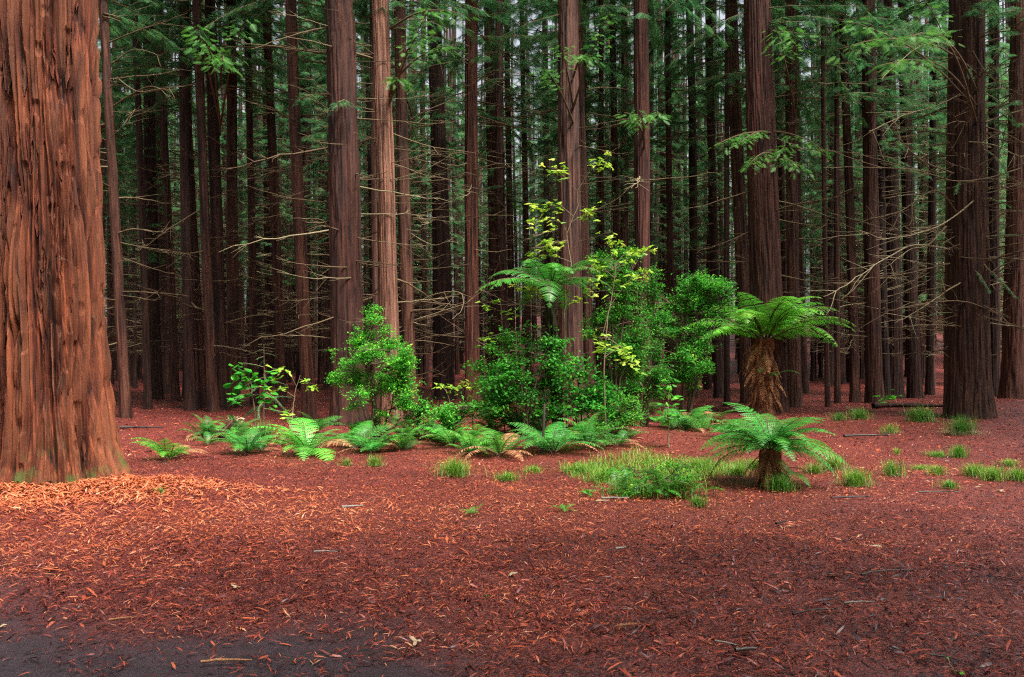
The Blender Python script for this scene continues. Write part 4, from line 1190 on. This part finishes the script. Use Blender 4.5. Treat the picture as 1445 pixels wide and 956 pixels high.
# continuous grass patch
n = 5200
px = rng.uniform(780, 1062, n); py = rng.uniform(640, 684, n)
inside = ((px - 925) / 140) ** 2 + ((py - 662 - 6 * np.sin(px / 25)) / 19) ** 2 < .55 + .7 * n2(px, py, 30, 61)
px, py = px[inside], py[inside]
Y = H * F / (py - HY); X = (px - 722.5) / F * Y
P = np.stack([X, Y, gz(X, Y)], -1)
mb = MB(); n = len(P); hv = .35 + 1.3 * n2(P[:, 0], P[:, 1], .28, 71) ** 1.3
blades(mb, P, rng.uniform(.05, .2, n) * hv, rng.uniform(.02, .2, n) * hv, np.full(n, .006))
g = ob('grass', mb.mesh('grass', M_GRASS), color=(1.25, 1.2, .85))
tag(g, 'patch of short yellow-green grass behind the low bush', 'grass', kind='stuff')

# ------------------------------------------------------------------ fallen wood and odd leaves
def twig(label, px, py, lpx, ang, r, mat, bend=.08, forks=2, group=None, name='fallen_twig'):
    x, y, z = at(px, py); L = lpx / F * y
    n = 8; s = np.linspace(-.5, .5, n)
    yy = bend * L * np.cos(s * 3) + np.cumsum(rng.normal(0, .012 * L, n))
    zz = r * 1.1 + .02 + rng.normal(0, .1 * r, n)
    P = np.stack([s * L, yy - yy.mean(), zz], -1)
    mb = MB(); tube(mb, P, r * (1 - .5 * (s + .5)) * rng.uniform(.8, 1.15, n), 7, 0, np.clip(rng.normal(.5, .2), 0, 1))
    for _ in range(forks):
        i0 = rng.integers(2, n - 1); a = rng.choice([-1, 1]) * rng.uniform(.4, .9); l = L * rng.uniform(.12, .3)
        q = np.linspace(0, 1, 4)[:, None]
        tube(mb, P[i0] + q * l * np.array((math.cos(a), math.sin(a), .08)), np.linspace(r * .5, r * .2, 4), 4, 0, .5)
    o = ob(name, mb.mesh(name, mat), loc=(x, y, z), rot=(0, 0, ang))
    return tag(o, label, 'log' if name == 'fallen_log' else 'twig', group)
G = 'fallen twigs on the litter'
twig('pale grey twig lying alone on the bright litter in the middle', 497, 719, 30, .35, .012, M_LICHEN, group=G)
twig('pale speckled twig on the litter left of centre', 460, 783, 34, .0, .006, M_LICHEN, group=G)
twig('bluish grey splinter on the litter right of centre', 876, 779, 18, .4, .010, M_LICHEN, 0, 0, group=G)
twig('long dark stick lying below the grass at the right', 1200, 706, 60, .1, .012, M_DARKWOOD, group=G)
twig('short dark stick angled in front of the stumpy tree fern', 1102, 742, 26, .7, .012, M_DARKWOOD, 0, 1, group=G)
twig('thin arching dark twig at the right of the foreground', 1250, 812, 90, .25, .007, M_DARKWOOD, .12, group=G)
twig('lichen-spotted pale twig in the right foreground', 1212, 856, 46, .15, .007, M_LICHEN, group=G)
twig('long dark twig trailing left of the lichen-spotted one', 1150, 868, 80, .3, .006, M_DARKWOOD, .1, group=G)
twig('blackish chunk of bark in the right foreground', 1052, 926, 32, .2, .014, M_DARKWOOD, .05, 0, group=G)
twig('pale thin twig left of the blackish bark chunk', 1025, 914, 32, -.6, .005, M_LICHEN, group=G)
twig('dark twig near the bottom right corner', 1335, 935, 40, -.6, .006, M_DARKWOOD, group=G)
twig('grey stick on the litter in front of the low bush', 868, 707, 40, .12, .011, M_LICHEN, .03, 1, group=G)
twig('tan splinter left of the grey stick before the low bush', 850, 711, 20, .2, .010, M_PALE, .02, 0, group=G)
twig('thin dark stick below the right-hand grass', 1325, 698, 60, .0, .010, M_DARKWOOD, .03, 1, group=G)
twig('dark root-like stick beside the thin yellowish tuft', 1222, 618, 70, .12, .025, M_DARKWOOD, .1, 3, group=G)
twig('reddish stick on the bare dark earth', 170, 880, 30, .4, .008, M_DEADFERN, .03, 0, group=G)
twig('long reddish strip on the bare dark earth near the bottom edge', 320, 940, 70, .1, .008, M_DEADFERN, .06, 1, group=G)
twig('dark stick in the shaded gap behind the giant trunk', 200, 607, 60, .1, .03, M_DARKWOOD, .03, 1, group=G)
twig('dark fallen log lying across the litter at the right', 1285, 578, 110, .02, .085, M_BARK, .03, 3, name='fallen_log')

def flat_leaf(label, px, py, size, mat, meshes=None):
    x, y, z = at(px, py)
    m = lobed_leaf('fallen_leaf', mat)
    o = ob('fallen_leaf', m, loc=(x, y, z + .025), rot=(rng.normal(0, .2), rng.normal(0, .2), rng.uniform(0, 6)), scale=size)
    return tag(o, label, 'leaf', 'pale fallen leaves')
flat_leaf('cream leaf lying on the red litter in the centre', 717, 814, .07, M_PALE)
flat_leaf('pale tan leaf near the bottom edge left of centre', 592, 915, .06, M_PALE)
flat_leaf('pale crumpled leaf on the litter at the right', 1246, 774, .09, M_PALE)
flat_leaf('whitish leaf left of centre on the lighter litter', 337, 834, .06, M_PALE)
flat_leaf('white leaf on the bare earth at the left edge', 7, 886, .04, M_PALE)
flat_leaf('small green leaf on the litter in the middle', 690, 846, .04, M_SHRUB)
flat_leaf('whitish leaf near the low right-hand tuft', 1374, 691, .08, M_PALE)
flat_leaf('whitish leaf right of the low right-hand tuft', 1408, 695, .08, M_PALE)
o = None
x, y, z = at(868, 891)
df = thing('fallen_frond', 'dry brown fern frond lying flat on the litter', 'fern frond', (x, y, z + .03))
ob('frond', frond_mesh('frond', 3, 6, 16, .16, M_DEADFERN, 6, .05), df, rot=(0, 0, .3), scale=.15)

# black stake
x, y, z = at(767, 640)
mb = MB(); hs = 70 / F * y
tube(mb, np.array([(-.03, 0, -.05), (-.015, 0, .05), (0, 0, hs * .5), (.015, 0, hs * .97), (.016, 0, hs)]), [.034, .026, .02, .019, .008], 8)
o = ob('wooden_stake', mb.mesh('wooden_stake', M_DARKWOOD), loc=(x, y, z)); tag(o, 'thin black wooden stake standing upright among the central ferns', 'stake')
# dark wedge of wood among the ferns
x, y, z = at(316, 622)
mb = MB(); tube(mb, np.array([(-.2, 0, .0), (-.05, 0, .12), (.12, .05, .33), (.17, .05, .4)]), [.09, .08, .05, .008], 5)
o = ob('broken_stump', mb.mesh('broken_stump', M_BARK, smooth=False), loc=(x, y, z)); tag(o, 'dark slanting wedge of broken wood among the ferns', 'stump')
# cream dried clump
loc = at(331, 602)
t = thing('dried_fern_clump', 'cream coloured clump of dried fronds above the dim ferns', 'dried fern', loc)
LV_PALE = [lobed_leaf('dead_frond', M_PALE) for _ in range(3)]
for k in range(34):
    az = k * 2.399
    ob('dead_frond', LV_PALE[k % 3], t, (rng.normal(0, .08), rng.normal(0, .06), .14 + rng.uniform(-.03, .06)), (rng.normal(0, .6), rng.normal(0, .6), az), rng.uniform(.07, .13))
